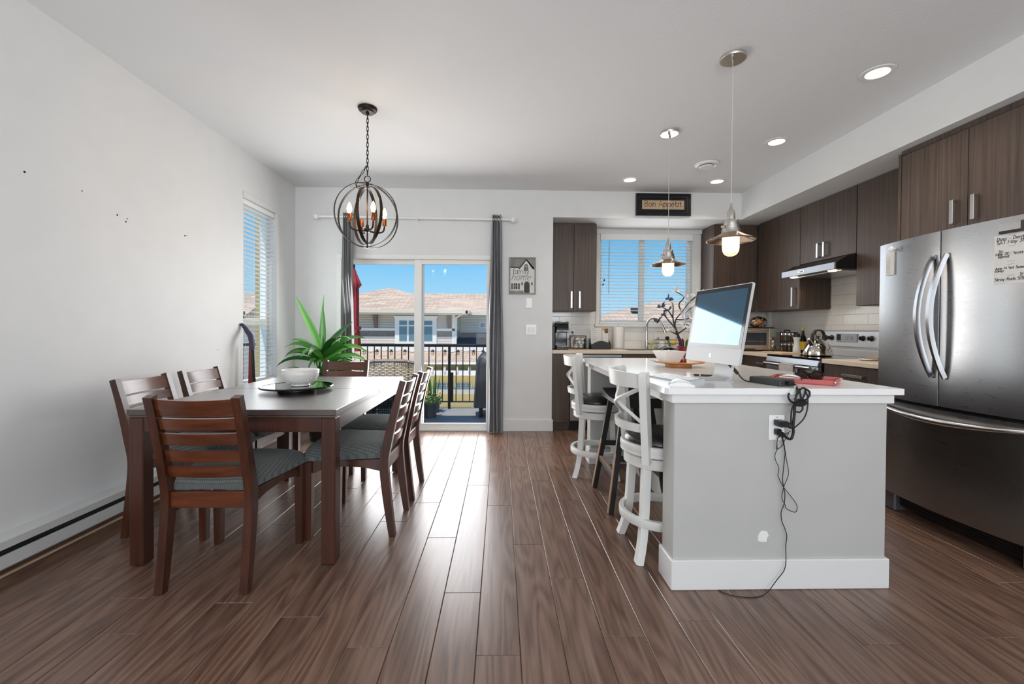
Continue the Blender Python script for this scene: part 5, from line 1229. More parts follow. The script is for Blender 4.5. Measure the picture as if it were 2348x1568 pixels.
obj('neck', MB().tube(spline([(0,0,.09),(0,0,.25),(.004,-.01,.33),(.035,-.03,.375),(.08,-.06,.385),(.125,-.09,.36),(.148,-.105,.31)],6), .0125, 14), 'chrome', fa)
obj('spray_head', MB().tube([(.148,-.105,.315),(.158,-.112,.285),(.176,-.124,.225),(.180,-.127,.205)], [.0135,.016,.019,.018], 14), 'chrome', fa)
obj('lever', MB().tube(spline([(.02,0,.07),(.06,0,.068),(.085,-.005,.075),(.098,-.008,.115)],4), [.010]*9+[.008,.007,.006,.005], 8), 'chrome', fa)
flat('sponge_green', (176,196,60), .9); flat('brush_green', (52,130,70), .6); flat('glove_yellow', (226,196,50), .6)
wc = obj('bottle_brush', MB().tube(spline([(1.845,5.31,K),(1.85,5.31,K+.05),(1.862,5.312,K+.10)],4), [.008,.008,.009,.010,.011,.012,.012,.010,.006], 8), 'sponge_green'); tag(wc, 'lime green brush handle standing against the faucet', 'brush')
sk = thing('dish_rack', 'wire dish rack right of the faucet', 'dish rack', (2.06, 5.34, K))
for z in (.012, .075, .118):
    obj('wire_frame', MB().tube([(-.125,-.12,z),(.125,-.12,z),(.125,.12,z),(-.125,.12,z)], .0026, 6, True), 'black_iron', sk)
for i in range(9): obj('wire', MB().tube([(-.12+.03*i,-.12,.118),(-.12+.03*i,-.12,.012),(-.12+.03*i,.12,.012),(-.12+.03*i,.12,.118)], .0018, 5), 'satin_handle', sk)
for s in (-1, 1): obj('end_loop', MB().tube(spline([(s*.125,-.03,.118),(s*.115,-.02,.145),(s*.115,.02,.145),(s*.125,.03,.118)],4), .0026, 6), 'black_iron', sk)
gl = obj('rubber_glove', MB().sphere((0,0,0), .04, 12, 8, (1.1,.5,.9)), 'glove_yellow', None, (2.135, 5.34, K+.085)); tag(gl, 'yellow rubber glove in the dish rack', 'glove')
db = thing('dish_brush', 'green dish brush with dark round head in the dish rack', 'brush', (2.05, 5.30, K+.014)); obj('handle', MB().tube([(.03,0,0),(.015,0,.06),(.0,0,.11)], [.012,.014,.009], 8), 'brush_green', db); obj('head', MB().sphere((-.008,0,.128), .027, 14, 8, (1,.8,.9)), 'black_rubber', db)
cu = obj('drying_cup', MB().lathe([(0,.09),(.032,.09),(.038,.0),(.035,0),(.029,.086),(0,.086)], 20), 'bowl_white', None, (1.975, 5.30, K+.016)); tag(cu, 'white cup drying upside down at the left of the dish rack', 'cup')
bb_ = obj('black_bowl', MB().lathe([(0,.050),(.03,.050),(.075,.026),(.094,.0),(.090,0),(.072,.022),(0,.044)], 32), 'black_gloss', None, (1.96, 5.10, K)); tag(bb_, 'black bowl upside down on the counter edge before the dish rack', 'bowl')
def bottle(name, label, loc, mat, prof, capm, capp):
    b = thing(name, label, 'bottle', loc); obj('body', MB().lathe(prof, 20), mat, b); c_ = obj('cap', MB().lathe(capp, 16), capm, b); return b
sp1 = bottle('soap_bottle', 'pink dish soap pump bottle behind the red vase', (2.215, 5.30, K), 'pink_soap', [(0,0),(.030,0),(.033,.01),(.033,.10),(.026,.125),(.012,.140),(0,.140)], 'white_gloss', [(0,.140),(.012,.140),(.012,.158),(.004,.160),(.004,.185),(0,.185)])
obj('spout', MB().tube([(0,0,.183),(-.035,0,.180)], .004, 6), 'white_gloss', sp1)
sp2 = bottle('soap_bottle', 'green dish soap bottle with orange cap behind the red vase', (2.295, 5.28, K), 'green_soap', [(0,0),(.033,0),(.036,.01),(.034,.08),(.028,.115),(.014,.125),(0,.125)], 'paper_tan', [(0,.125),(.014,.125),(.013,.150),(.006,.158),(0,.158)])
snk = thing('kitchen_sink', 'stainless kitchen sink rim set in the counter under the window', 'sink', (1.83, 5.17, K)); obj('rim', MB().box(-.36,.36,-.185,-.165,0,.003).box(-.36,.36,.145,.165,0,.003).box(-.36,-.34,-.165,.145,0,.003).box(.34,.36,-.165,.145,0,.003), 'stainless', snk); obj('basin_shade', MB().box(-.34,.34,-.165,.145,0,.0012), 'dark_slot', snk)  # flat dark plate stands in for the shade of the sink hollow

# right run: toaster oven, spices, bottles, kettle
to = thing('toaster_oven', 'champagne steel countertop toaster oven in the kitchen corner', 'toaster oven', (3.005, 5.155, K), R(-6))
flat('champagne', (200,184,166), .3, .85); flat('oven_glass', (52,56,62), .08)
obj('shell', MB().box(-.225, .225, -.165, .15, .016, .268, .008), 'champagne', to)
dd = obj('door', MB().box(-.222, .118, -.176, -.164, .040, .262, .004), 'champagne', to); obj('door_window', MB().box(-.195, .088, -.1785, -.175, .072, .215, .002), 'oven_glass', dd)
obj('door_handle', MB().tube([(-.20,-.205,.240),(.10,-.205,.240)], .009, 10).box(-.20,-.185,-.205,-.176,.235,.245).box(.085,.10,-.205,-.176,.235,.245), 'satin_handle', dd); obj('wire_rack', MB().tube([(-.185,-.1795,.118),(.07,-.1795,.118)], .0018, 5), 'chrome', dd)
cpn = obj('control_panel', MB().box(.124, .222, -.174, -.164, .030, .262, .003), 'champagne', to); obj('lcd', MB().box(.137, .209, -.1755, -.1735, .168, .236, .001), 'lcd_teal' if 'lcd_teal' in M else flat('lcd_teal', (120,140,140), .15), cpn)
for (x, z, r) in ((.150,.148,.013),(.197,.148,.010),(.173,.108,.022),(.173,.060,.022)): obj('dial', MB(Matrix.Translation((x,-.174,z)) @ Matrix.Rotation(R(90),4,'X')).lathe([(0,.0),(r,0),(r,.012),(r*.85,.016),(0,.016)], 20), 'satin_handle', cpn)
obj('crumb_tray', MB().box(-.15, -.03, -.172, -.16, .018, .030, .003), 'black_plastic', to)
for sx in (-1, 1):
    for sy in (-1, 1): obj('foot', MB().cyl((sx*.19, sy*.12), .014, 0, .017, 10), 'black_rubber', to)
bt = obj('baking_tray', MB().box(-.20, .19, -.15, .13, 0, .010, .003), 'black_plastic', None, (3.0, 5.16, K+.270)); tag(bt, 'dark baking tray lying on top of the toaster oven', 'tray')
flat('bread_crust', (196,138,80), .85, var=.2, bump=(40,.4,.004)); flat('bread_tan', (206,172,128), .85, var=.15, bump=(40,.4,.004))
def bag(name, label, loc, sc_, crust, seedv):
    rnd_ = random.Random(seedv); b = thing(name, label, 'bread', loc)
    for i in range(3): obj('roll', MB().sphere((rnd_.uniform(-.05,.05)*sc_[0], rnd_.uniform(-.02,.02), .038+.012*i), .048, 14, 10, (1.0*sc_[0],.85,.75*sc_[2])), crust, b)
    m = MB()
    def f2(u, v):
        a = 2*PI*u; e_ = -PI/2+PI*v; k = 1+.10*math.sin(5*a+7*v)+.06*math.sin(11*a-5*v)
        return (.105*sc_[0]*k*math.cos(e_)*math.cos(a), .075*k*math.cos(e_)*math.sin(a), max(0.0005, .058*sc_[2]+.066*sc_[2]*k*math.sin(e_)))
    obj('plastic_bag', m.grid(25, 13, f2), 'bag_plastic', b); return b
bag('bread_bag', 'plastic bag of brown rolls on the right of the baking tray', (3.085, 5.15, K+.2805), (.9,1,1.0), 'bread_crust', 3); bag('bread_bag', 'plastic bag of pale buns on the left of the baking tray', (2.875, 5.15, K+.2805), (.75,1,.75), 'bread_tan', 5)
sr = thing('spice_rack', 'black two tier spice rack beside the toaster oven', 'spice rack', (3.225, 4.83, K), R(-8))
for z in (.004, .118): obj('shelf', MB().box(-.095, .085, -.045, .045, z, z+.006, .002), 'black_plastic', sr)
for sx in (-.095, .085): obj('upright', MB().box(sx-.004, sx+.004, -.045, .045, 0, .225, .002), 'black_plastic', sr)
obj('top_handle', MB().tube(spline([(-.03,0,.225),(-.025,0,.245),(.02,0,.245),(.025,0,.225)],4), .006, 8).box(-.095,.085,-.004,.004,.218,.226,.001), 'black_iron', sr)
spcol = [flat('spice_a', (176,128,62), .8), flat('spice_b', (128,72,48), .8), flat('spice_c', (140,128,96), .8), flat('spice_d', (96,84,66), .8)]
for t_ in range(2):
    for i in range(4):
        j = thing('spice_jar', ('first','second','third','fourth')[i]+' spice jar from the toaster oven on the '+('lower','upper')[t_]+' rack tier', 'jar', (3.225+(-.070+.042*i)*math.cos(R(8)), 4.83-(-.070+.042*i)*math.sin(R(8))-.012, K+(.0105 if t_ == 0 else .1245)), 0, 'spice jars in the rack')
        obj('glass', MB().lathe([(0,0),(.0165,0),(.0175,.003),(.0175,.060),(.014,.066),(.014,.070)], 14), 'clear_glass', j); obj('spice', MB().lathe([(0,.002),(.0155,.002),(.0155,.044+.008*((i*3+t_) % 2)),(0,.046)], 12), spcol[(i+t_) % 4], j); obj('lid', MB().lathe([(0,.068),(.0165,.068),(.0165,.086),(.0155,.087),(0,.087)], 14), 'chrome', j)
wbt = thing('spray_bottle', 'pale grey waisted bottle with black cap beside the spice rack', 'bottle', (3.175, 4.60, K)); flat('pale_plastic', (206,206,206), .4)
obj('body', MB().lathe([(0,0),(.036,0),(.038,.005),(.036,.06),(.027,.095),(.028,.145),(.034,.165),(.034,.172),(0,.172)], 20), 'pale_plastic', wbt); obj('cap', MB().lathe([(0,.172),(.030,.172),(.030,.205),(.026,.210),(0,.210)], 18), 'black_plastic', wbt)
ob = bottle('oil_bottle', 'dark olive oil bottle with yellow cap and label', (3.270, 4.64, K), 'olive_glass', [(0,0),(.032,0),(.034,.006),(.034,.150),(.026,.180),(.014,.205),(.013,.245),(0,.245)], 'glove_yellow', [(0,.245),(.0145,.245),(.0145,.268),(.013,.271),(0,.271)])
obj('oil', MB().lathe([(0,.004),(.031,.006),(.031,.148),(.022,.18),(0,.19)], 18), flat('oil_dark', (54,50,16), .3), ob); obj('label', MB().lathe([(.0346,.035),(.0349,.035),(.0349,.125),(.0346,.125)], 24), 'glove_yellow', ob)
bottle('oil_bottle', 'clear bottle with gold cap half hidden behind the kettle', (3.325, 4.54, K), 'clear_glass', [(0,0),(.030,0),(.032,.006),(.032,.150),(.020,.190),(.014,.205),(0,.205)], 'copper', [(0,.205),(.017,.205),(.017,.235),(0,.235)])
pbd = obj('cutting_board', MB().box(-.10, .10, -.16, .16, 0, .012, .004), 'raw_pine', None, (3.02, 4.64, K), (0,0,R(4))); tag(pbd, 'pale wooden cutting board on the counter left of the range', 'cutting board')
kt = thing('kettle', 'polished steel whistling kettle with black arched handle on the cooktop', 'kettle', (3.035, 4.10, .9265), R(200))
flat('polished', (214,208,200), .07, 1.0)
obj('body', MB().lathe([(0,0),(.108,0),(.120,.006),(.122,.020),(.114,.062),(.095,.105),(.066,.138),(.045,.150),(.040,.154),(0,.156)], 44), 'polished', kt)
obj('lid', MB().lathe([(0,.166),(.018,.165),(.040,.158),(.043,.153),(0,.150)], 28), 'polished', kt); obj('lid_knob', MB().lathe([(0,.164),(.010,.166),(.008,.176),(.014,.184),(.013,.192),(0,.195)], 16), 'black_plastic', kt)
obj('spout', MB().tube([(.075,0,.10),(.105,0,.135),(.118,0,.150)], [.024,.018,.016], 14), 'polished', kt); obj('spout_cap', MB().sphere((.122,0,.157), .017, 12, 8), 'polished', kt)
obj('handle', MB().sweep(spline([(-.082,0,.125),(-.092,0,.17),(-.075,0,.225),(-.03,0,.245),(.03,0,.240),(.068,0,.215),(.078,0,.170),(.068,0,.135)],5), .022, .014, lambda i: (0,1,0)), 'black_plastic', kt, angle=60)
pl = thing('spoon_rest', 'wooden spoon lying across a white spoon rest right of the range', 'spoon rest', (3.02, 3.50, K)); obj('dish', MB().lathe([(0,0),(.05,0),(.075,.010),(.073,.012),(.05,.004),(0,.004)], 28), 'bowl_white', pl)
wsp = obj('wooden_spoon', MB().tube(spline([(2.96,3.47,K+.020),(3.10,3.44,K+.022),(3.27,3.38,K+.018)],5), [.004,.006,.009,.013,.012,.008,.006,.0055,.0055,.006,.006], 8), 'raw_pine'); tag(wsp, 'wooden spoon with its handle towards the wall', 'spoon')

# ------------------------------------------------------------------ yucca plant & leaning tool by the left window
yp = thing('yucca_plant', 'tall green yucca plant in a black pot in the far left corner', 'plant', (-1.86, 4.58, 0))
obj('pot', MB().lathe([(0,0),(.105,0),(.11,.01),(.145,.27),(.15,.275),(.15,.30),(.138,.30),(.132,.265),(0,.26)], 28), 'black_plastic', yp); flat('soil', (52,40,32), .95); obj('soil', MB().lathe([(0,.262),(.133,.262),(.10,.270),(0,.272)], 20), 'soil', yp)
flat('cane', (116,98,66), .8, bump=(60,.5,.004)); obj('cane', MB().tube(spline([(0,0,.26),(.005,.0,.55),(.0,0,.95)],4), [.030]*5+[.026]*4, 10), 'cane', yp); obj('cane', MB().tube(spline([(.07,.02,.26),(.10,.03,.45),(.11,.03,.60)],4), [.024]*5+[.020]*4, 10), 'cane', yp)
mt, nt, b_ = new_mat('leaf'); oi = nt.nodes.new('ShaderNodeObjectInfo'); cr = nt.nodes.new('ShaderNodeValToRGB'); cr.color_ramp.elements[0].color = lin((34,88,36)); cr.color_ramp.elements[1].color = lin((92,160,62)); nt.links.new(oi.outputs['Random'], cr.inputs[0]); nt.links.new(cr.outputs[0], b_.inputs['Base Color']); b_.inputs['Roughness'].default_value = .32
def leaf(base, az, el, L, droop, w, roll=0.0):
    n = 11; P = []; dvec = Vector((math.cos(az)*math.cos(el), math.sin(az)*math.cos(el), math.sin(el))); p = Vector(base); d_ = dvec.copy()
    for i in range(n):
        P.append(p.copy()); p = p+d_*(L/(n-1)); d_ = (d_+Vector((0,0,-droop*(i/(n-1))**1.3))).normalized()
    vs = []; fs = []; side = Vector((-math.sin(az), math.cos(az), 0))
    for i, q in enumerate(P):
        t_ = i/(n-1); ww = 1.3*w*(.45+.55*min(1,t_*4))*(1-max(0,(t_-.35)/.65)**1.8)+.0006
        tg = (P[min(i+1,n-1)]-P[max(i-1,0)]).normalized(); nn = tg.cross(side).normalized(); s2 = side*math.cos(roll)+nn*math.sin(roll); nn = tg.cross(s2).normalized()
        vs += [q+s2*ww/2+nn*ww*.18, q, q-s2*ww/2+nn*ww*.18, q-nn*.0016]
    for i in range(n-1):
        a = i*4; fs += [(a,a+1,a+5,a+4),(a+1,a+2,a+6,a+5),(a+2,a+3,a+7,a+6),(a+3,a,a+4,a+7)]
    obj('leaf', MB().add(vs, fs), 'leaf', yp, angle=60)
rl = random.Random(4)
spec = [(R(195),R(66),.62,.0,.062),(R(80),R(86),.60,.0,.060),(R(300),R(82),.50,.06,.055),(R(10),R(52),.46,.12,.055),(R(180),R(28),.52,.34,.050),(R(170),R(40),.50,.30,.045),(R(350),R(38),.56,.34,.050),(R(330),R(30),.50,.42,.060),(R(215),R(30),.48,.50,.062),(R(260),R(35),.40,.55,.062),(R(200),R(14),.56,.40,.046),(R(0),R(20),.52,.42,.05)]
for i, (az, el, L, dr_, w) in enumerate(spec): leaf((0,0,.93-.012*i), az, el, L*(.8 if math.cos(az) < -.8 and el < 1 else 1), dr_, w, (R(70) if abs(math.cos(az)) > .8 and el > .6 else R(rl.uniform(-60,60))))
for i in range(44):
    az = rl.uniform(0, 2*PI); 
    leaf((0,0,.91-.009*i), az, R(rl.uniform(8,50)), rl.uniform(.36,.54)*(1.0 if math.sin(az) < .3 else .6)*(.8 if math.cos(az) < -.7 else 1), rl.uniform(.35,.6), rl.uniform(.046,.062), R(rl.uniform(-60,60)))
for i in range(18):
    az = rl.uniform(0, 2*PI); leaf((.11,.03,.64-.012*i), az, R(rl.uniform(15,75)), rl.uniform(.25,.42)*(1.0 if math.sin(az) < .3 else .65), rl.uniform(.2,.5), rl.uniform(.038,.052), R(rl.uniform(-60,60)))
cpole = thing('curved_pole', 'pole with a curved navy handle leaning beside the tall window', 'pole', (0,0,0))
flat('navy_grip', (52,48,78), .5); flat('red_panel', (120,40,30), .6)
obj('shaft', MB().tube([(-2.13,3.86,.0),(-2.155,3.87,.60),(-2.186,3.895,.99)], .0125, 10), 'black_iron', cpole)
sp_ = spline([(-2.186,3.895,.97),(-2.195,3.90,1.04),(-2.215,3.915,1.09),(-2.25,3.935,1.125),(-2.275,3.94,1.16),(-2.296,3.93,1.19),(-2.300,3.915,1.185)],4)
obj('curved_grip', MB().tube(sp_, [.019+.004*math.sin(PI*min(1,i/14)) if i < 16 else max(.009,.019-.0012*(i-15)) for i in range(len(sp_))], 12), 'navy_grip', cpole)
rp = obj('red_case', MB().prism([(0,.0),(.10,.0),(.085,.55),(.045,.74),(.030,.82),(.018,.98),(.006,1.02),(.0,.70)], -.012, .012, lambda u, v, a: (-2.235+.9*u, 3.93+a+.15*u, v)), 'red_panel'); tag(rp, 'narrow dark red case standing behind the curved pole', 'case')

# ================================================================== outside
flat('deck_grey', (140,137,134), .75, bump=(80,.3,.003), var=.05); flat('lane', (214,196,168), .9, var=.05)
flat('siding_grey', (194,186,170), .8, var=.03); flat('siding_cream', (232,220,208), .8, var=.02); flat('shingle_band', (128,122,114), .85, var=.12); flat('stucco_yellow', (226,206,150), .85, var=.03)
flat('house_white', (238,236,230), .6); flat('gutter', (222,214,196), .5); flat('bracket_brown', (112,100,90), .7); flat('win_teal', (104,134,146), .08); flat('dark_roof', (66,68,72), .9); flat('post_tan', (176,152,96), .7); flat('pipe_green', (150,150,96), .6)
mt, nt, b_ = new_mat('roof_shingle'); L = nt.links
tc = nt.nodes.new('ShaderNodeTexCoord'); br = nt.nodes.new('ShaderNodeTexBrick'); mp = nt.nodes.new('ShaderNodeMapping'); mp.inputs['Scale'].default_value = (1, 1, 1)
L.new(tc.outputs['Object'], mp.inputs[0]); L.new(mp.outputs[0], br.inputs['Vector'])
br.inputs['Color1'].default_value = lin((214,188,164)); br.inputs['Color2'].default_value = lin((180,154,132)); br.inputs['Mortar'].default_value = lin((136,116,100)); br.inputs['Scale'].default_value = 1.0; br.inputs['Mortar Size'].default_value = .012; br.inputs['Row Height'].default_value = .16; br.inputs['Brick Width'].default_value = .55
L.new(br.outputs[0], b_.inputs['Base Color']); b_.inputs['Roughness'].default_value = .95
g_ = struct('ground', MB().box(-60, 60, 5.2, 90, -2.62, -2.50), 'lane')
DZ = -.08
struct('deck_floor', MB().box(-4.2, 1.2, YB+t, 6.86, DZ-.15, DZ), 'deck_grey')
# railing
rl_ = thing('deck_railing', 'black metal balcony railing with thin balusters outside the sliding door', 'railing', (0, 6.80, DZ))
obj('top_rail', MB().box(-4.2, .32, -.03, .03, .962, 1.006, .006), 'black_iron', rl_); obj('bottom_rail', MB().box(-4.2, .32, -.012, .012, .10, .118, .002), 'black_iron', rl_)
for x in (-.797, -2.69, -4.15, .30):
    obj('post', MB().box(x-.020, x+.020, -.020, .020, 0, .965, .002), 'black_iron', rl_)
src = None; x = -4.05
k = 0
for i in range(-32, 10):
    x = -.692+.1053*i
    if x > .28 or min(abs(x-p) for p in (-.797,-2.69,-4.15,.30)) < .03: continue
    if src is None: src = obj('baluster', MB().box(-.007, .007, -.007, .007, .112, .965), 'black_iron', rl_, (x, 0, 0))
    else: inst(src, rl_, (x, 0, 0))
obj('latch_box', MB().box(-.775, -.735, -.02, .02, .11, .565, .004), 'black_iron', rl_)
sl_ = thing('string_lights', 'string of small black lantern lights tied under the balcony rail', 'string lights', (0, 6.74, 0))
lx = [-.797+(p-1030)*.00675 for p in (810, 838, 867, 899, 930, 962, 993, 1021, 1051, 1086, 1108)]
pts = []
for i, x in enumerate(lx):
    pts.append((x, 0, .835)); 
    if i < len(lx)-1: pts.append(((x+lx[i+1])/2, 0, .815-.02*(i % 3 == 1)))
obj('cord', MB().tube(spline(pts, 5), .003, 5), 'black_rubber', sl_)
for i, x in enumerate(lx):
    ln = obj('lantern', MB().lathe([(0,.842),(.012,.838),(.014,.828),(.034,.808),(.034,.804),(0,.806)], 12, (x,0,0)), 'black_iron', sl_)
    obj('bulb', MB().lathe([(.010,.806),(.020,.790),(.022,.775),(.014,.758),(0,.752)], 10, (x,0,0)), 'clear_glass', ln)
# patio furniture
weave('wicker_dark', (20,20,21), (70,70,72), 26, .6, 1.0, .006); weave('wicker_tan', (120,98,84), (226,210,196), 26, .7, 1.0, .006)
flat('wicker_dark_strand', (34,34,36), .5); flat('wicker_tan_strand', (214,198,184), .7, var=.15)
def patio_seat(name, label, x, y, w, zt, mat, seatz):
    c = thing(name, label, 'patio chair', (x, y, DZ))
    def bpan(u, v): return Vector(((u*2-1)*w, -.02-.06*v-.05*(1-(2*u-1)**2), .18+(zt-.18)*v - .03*abs(2*u-1)**4*v))
    m = MB(); nc, nr = int(w*2/.026), int((zt-.18)/.024)
    for i in range(nc+1): m.tube([bpan(i/nc, j/14)+Vector((0,.004 if (i+j) % 2 else -.004,0)) for j in range(15)], .0065, 4, False, False)
    for j in range(nr+1): m.tube([bpan(i/14, j/nr)+Vector((0,.004 if (i+j) % 2 else -.004,0)) for i in range(15)], .0065, 4, False, False)
    o_ = obj('woven_back', m, mat+'_strand', c, angle=60); o_['kind'] = 'stuff'
    obj('seat', MB().box(-w+.02, w-.02, 0, .52, seatz-.12, seatz, .02), mat, c); obj('top_roll', MB().tube([(-w, -.08, zt-.03), (-w*.6,-.115,zt), (w*.6,-.115,zt), (w,-.08,zt-.03)], .026, 8), 'black_plastic' if mat == 'wicker_dark' else mat, c)
    for sx in (-1, 1):
        obj('arm', MB().box(sx*(w-.03)-.035, sx*(w-.03)+.035, -.05, .52, seatz+.16, seatz+.21, .015), mat, c)
        for yy_ in (-.03, .50): obj('leg', MB().box(sx*(w-.04)-.025, sx*(w-.04)+.025, yy_-.025, yy_+.025, 0, seatz+.17), mat, c)
    return c
patio_seat('wicker_chair', 'black woven wicker patio chair with its back to the glass door', -1.46, 5.50, .32, .60, 'wicker_dark', .36)
patio_seat('wicker_chair', 'sunlit tan wicker patio chair beyond the black wicker chair', -1.54, 6.22, .34, .79, 'wicker_tan', .38)
bq = thing('barbecue', 'barbecue under a fitted dark grey cover on the balcony', 'barbecue', (.06, 6.30, DZ))
flat('cover_grey', (58,61,66), .5, bump=(12,.5,.02))
def cov(u, v):
    a = 2*PI*u; s_ = lambda q: math.copysign(abs(q)**.35, q); z = .14+.82*min(1, v*1.25) if v < .8 else .96+.0*(v); k = 1 if v < .8 else (1-v)/.2
    wx_ = .40+.05*(1-v)+.012*math.sin(5*a); wy_ = .26+.02*math.sin(7*a)
    kk = k**.5 if v >= .8 else 1; zz = .14+.62*(v/.8) if v < .8 else .76+.20*(1-kk)**.6*1.0
    return (wx_*s_(math.cos(a))*(kk*.35+.65 if v >= .8 and v < .999 else (1 if v < .8 else .0)), wy_*s_(math.sin(a))*(kk*.6+.4 if v >= .8 and v < .999 else (1 if v < .8 else 0)), zz)
obj('cover', MB().grid(33, 21, cov), 'cover_grey', bq, angle=60)
for sx in (-1, 1): obj('wheel', MB(Matrix.Translation((sx*.33,-.1,.08)) @ Matrix.Rotation(R(90),4,'Y')).lathe([(0,-.02),(.08,-.02),(.08,.02),(0,.02)], 18), 'black_rubber', bq)
obj('leg_frame', MB().box(-.36,-.32,-.2,.2,0,.2).box(.32,.36,-.2,.2,0,.2), 'black_iron', bq)
mt, nt, b_ = new_mat('leaf_small'); b_.inputs['Base Color'].default_value = lin((74,120,52)); b_.inputs['Roughness'].default_value = .5
flat('flower_orange', (224,130,60), .6); flat('flower_yellow', (232,196,60), .6); flat('pot_grey', (84,86,92), .7)
def pot_plant(name, label, x, y, kind, hgt, sd):
    rn = random.Random(sd); p = thing(name, label, 'potted plant', (x, y, DZ))
    obj('pot', MB().lathe([(0,0),(.085,0),(.10,.18),(.11,.19),(.11,.21),(.10,.21),(.09,.19),(0,.18)], 20), 'pot_grey', p)
    if kind == 'blade':
        for i in range(9):
            a = rn.uniform(0, 6.28); L = hgt*rn.uniform(.6, 1); b = Vector((.04*math.cos(a), .04*math.sin(a), .18)); tp = b+Vector((.07*math.cos(a), .07*math.sin(a), L)); s_ = Vector((-math.sin(a), math.cos(a), 0))*.016
            md = (b+tp)/2; obj('leaf', MB().add([b-s_*.5, b+s_*.5, md+s_, tp, md-s_, md+Vector((math.cos(a), math.sin(a), 0))*.006], [(0,1,2,5),(0,5,4),(5,2,3),(5,3,4),(0,4,3,2,1)]), 'leaf_small', p)
    m = MB()
    for i in range(150):
        a = rn.uniform(0, 6.28); r = .15*math.sqrt(rn.random()); z = .17+rn.random()*(.16 if kind == 'blade' else hgt)*(1-r/.2); c = Vector((r*math.cos(a), r*math.sin(a), z)); d_ = Vector((rn.uniform(-1,1), rn.uniform(-1,1), rn.uniform(-.3,1))).normalized()*.03; s_ = d_.orthogonal().normalized()*.012
        m.add([c, c+d_*.5+s_, c+d_, c+d_*.5-s_], [(0,1,2,3)])
    fo = obj('foliage', m, 'leaf_small', p); fo['kind'] = 'stuff'
    for i in range(6):
        a = rn.uniform(3.4, 6.2); r = rn.uniform(.08, .15); obj('flower', MB().sphere((r*math.cos(a), r*math.sin(a), .20+rn.random()*.12), .018, 8, 5), 'flower_orange' if i % 2 else 'flower_yellow', p)
    return p
pot_plant('potted_plant', 'potted plant with upright blade leaves beside the balcony post', -1.00, 6.52, 'blade', .50, 3)
pot_plant('potted_plant', 'low flowering pot plant in front of the blade leaved pot', -0.99, 6.14, 'bush', .24, 5)
flat('umbrella_red', (168,56,58), .75, bump=(8,.4,.01))
um = thing('patio_umbrella', 'closed red patio umbrella on the balcony beside the left curtain', 'umbrella', (-2.075, 6.20, DZ))
obj('pole', MB().tube([(0,0,0),(0,0,2.16)], .019, 10), 'black_iron', um)
def umb(u, v):
    a = 2*PI*u; z = .92+1.20*v; r = (.085-.05*v if v < .25 else (.062 if v < .78 else .085*((1-v)/.22)**1.2+.010)); r *= 1+.25*math.sin(8*a+3*v)
    return (r*math.cos(a), r*math.sin(a), z)
obj('canopy', MB().grid(49, 24, umb), 'umbrella_red', um, angle=60); obj('finial', MB().sphere((0,0,2.165), .022, 10, 6), 'black_plastic', um); obj('tie_strap', MB().lathe([(.098,1.22),(.104,1.22),(.104,1.27),(.098,1.27)], 20), 'umbrella_red', um); obj('base', MB().lathe([(0,0),(.22,0),(.22,.04),(.05,.07),(0,.07)], 24), 'black_iron', um)
dp = thing('deck_post', 'tan exterior post outside the tall left window', 'post', (-2.75, 5.05, DZ-2.4)); obj('shaft', MB().box(-.035, .035, -.032, .032, 0, 6.0, .003), 'post_tan', dp); obj('downpipe', MB().box(-.02, .02, .05, .085, 0, 6.0, .005), 'pipe_green', dp)

# neighbouring house straight across -------------------------------------
nh = thing('neighbour_house', 'beige two storey townhouse with brown hip roof across the lane', 'house', (0, 22.0, -2.5))
Z = 2.5
def nb(name, mat, x0, x1, y0, y1, z0, z1, par=None, c=0): return obj(name, MB().box(x0, x1, y0, y1, z0+Z, z1+Z, c), mat, par or nh, smooth=False)
nb('upper_wall', 'siding_grey', -11.2, -2.37, .45, 8, 1.05, 1.87)
nb('shingle_wall', 'shingle_band', -11.2, -2.37, .46, 8, .73, 1.06); nb('cream_wall', 'siding_cream', -11.2, -2.37, .45, 8, -.4, .74)
nb('belt_course', 'house_white', -11.2, -2.36, .40, .46, 1.04, 1.17)
for z in (.30, .42, .54, .66, 1.25, 1.37, 1.49, 1.61, 1.73): nb('siding_lap', 'siding_cream' if z < .8 else 'siding_grey', -11.2, -2.37, .425, .455, z, z+.085)  # raised boards along the siding
nb('corner_board', 'house_white', -2.50, -2.35, .40, .50, -.2, 1.86)
obj('roof', MB().add([(-11.6,0,2.06+Z),(-1.66,0,2.06+Z),(-6.63,4.4,3.60+Z),(-6.63,9.5,3.60+Z),(-1.66,12,2.06+Z),(-11.6,12,2.06+Z)], [(0,1,2),(1,4,3,2),(0,2,3,5),(4,5,3),(0,5,4,1)]), 'roof_shingle', nh, smooth=False)
nb('fascia', 'gutter', -11.6, -1.66, -.06, .06, 1.94, 2.08); nb('soffit', 'gutter', -11.6, -1.70, 0.06, .6, 1.86, 1.93)
nb('fascia', 'gutter', -1.78, -1.62, -.06, 3, 1.94, 2.08)
for x in (-6.36, -2.65): obj('eave_bracket', MB().prism([(.45,1.19+Z),(.45,1.86+Z),(.12,1.86+Z),(.12,1.72+Z),(.34,1.30+Z),(.38,1.19+Z)], x-.09, x+.09, yz), 'bracket_brown', nh)
w_ = nb('window', 'house_white', -5.40, -3.28, .36, .46, .38, 1.78)
for (a, b) in ((-5.17,-4.79),(-4.69,-4.05),(-3.95,-3.50)):
    nb('pane', 'win_teal', a, b, .345, .37, 1.34, 1.56, w_); nb('pane', 'win_teal', a, b, .345, .37, .53, 1.27, w_)
nb('window_head', 'house_white', -5.45, -3.23, .33, .40, 1.70, 1.80, w_)
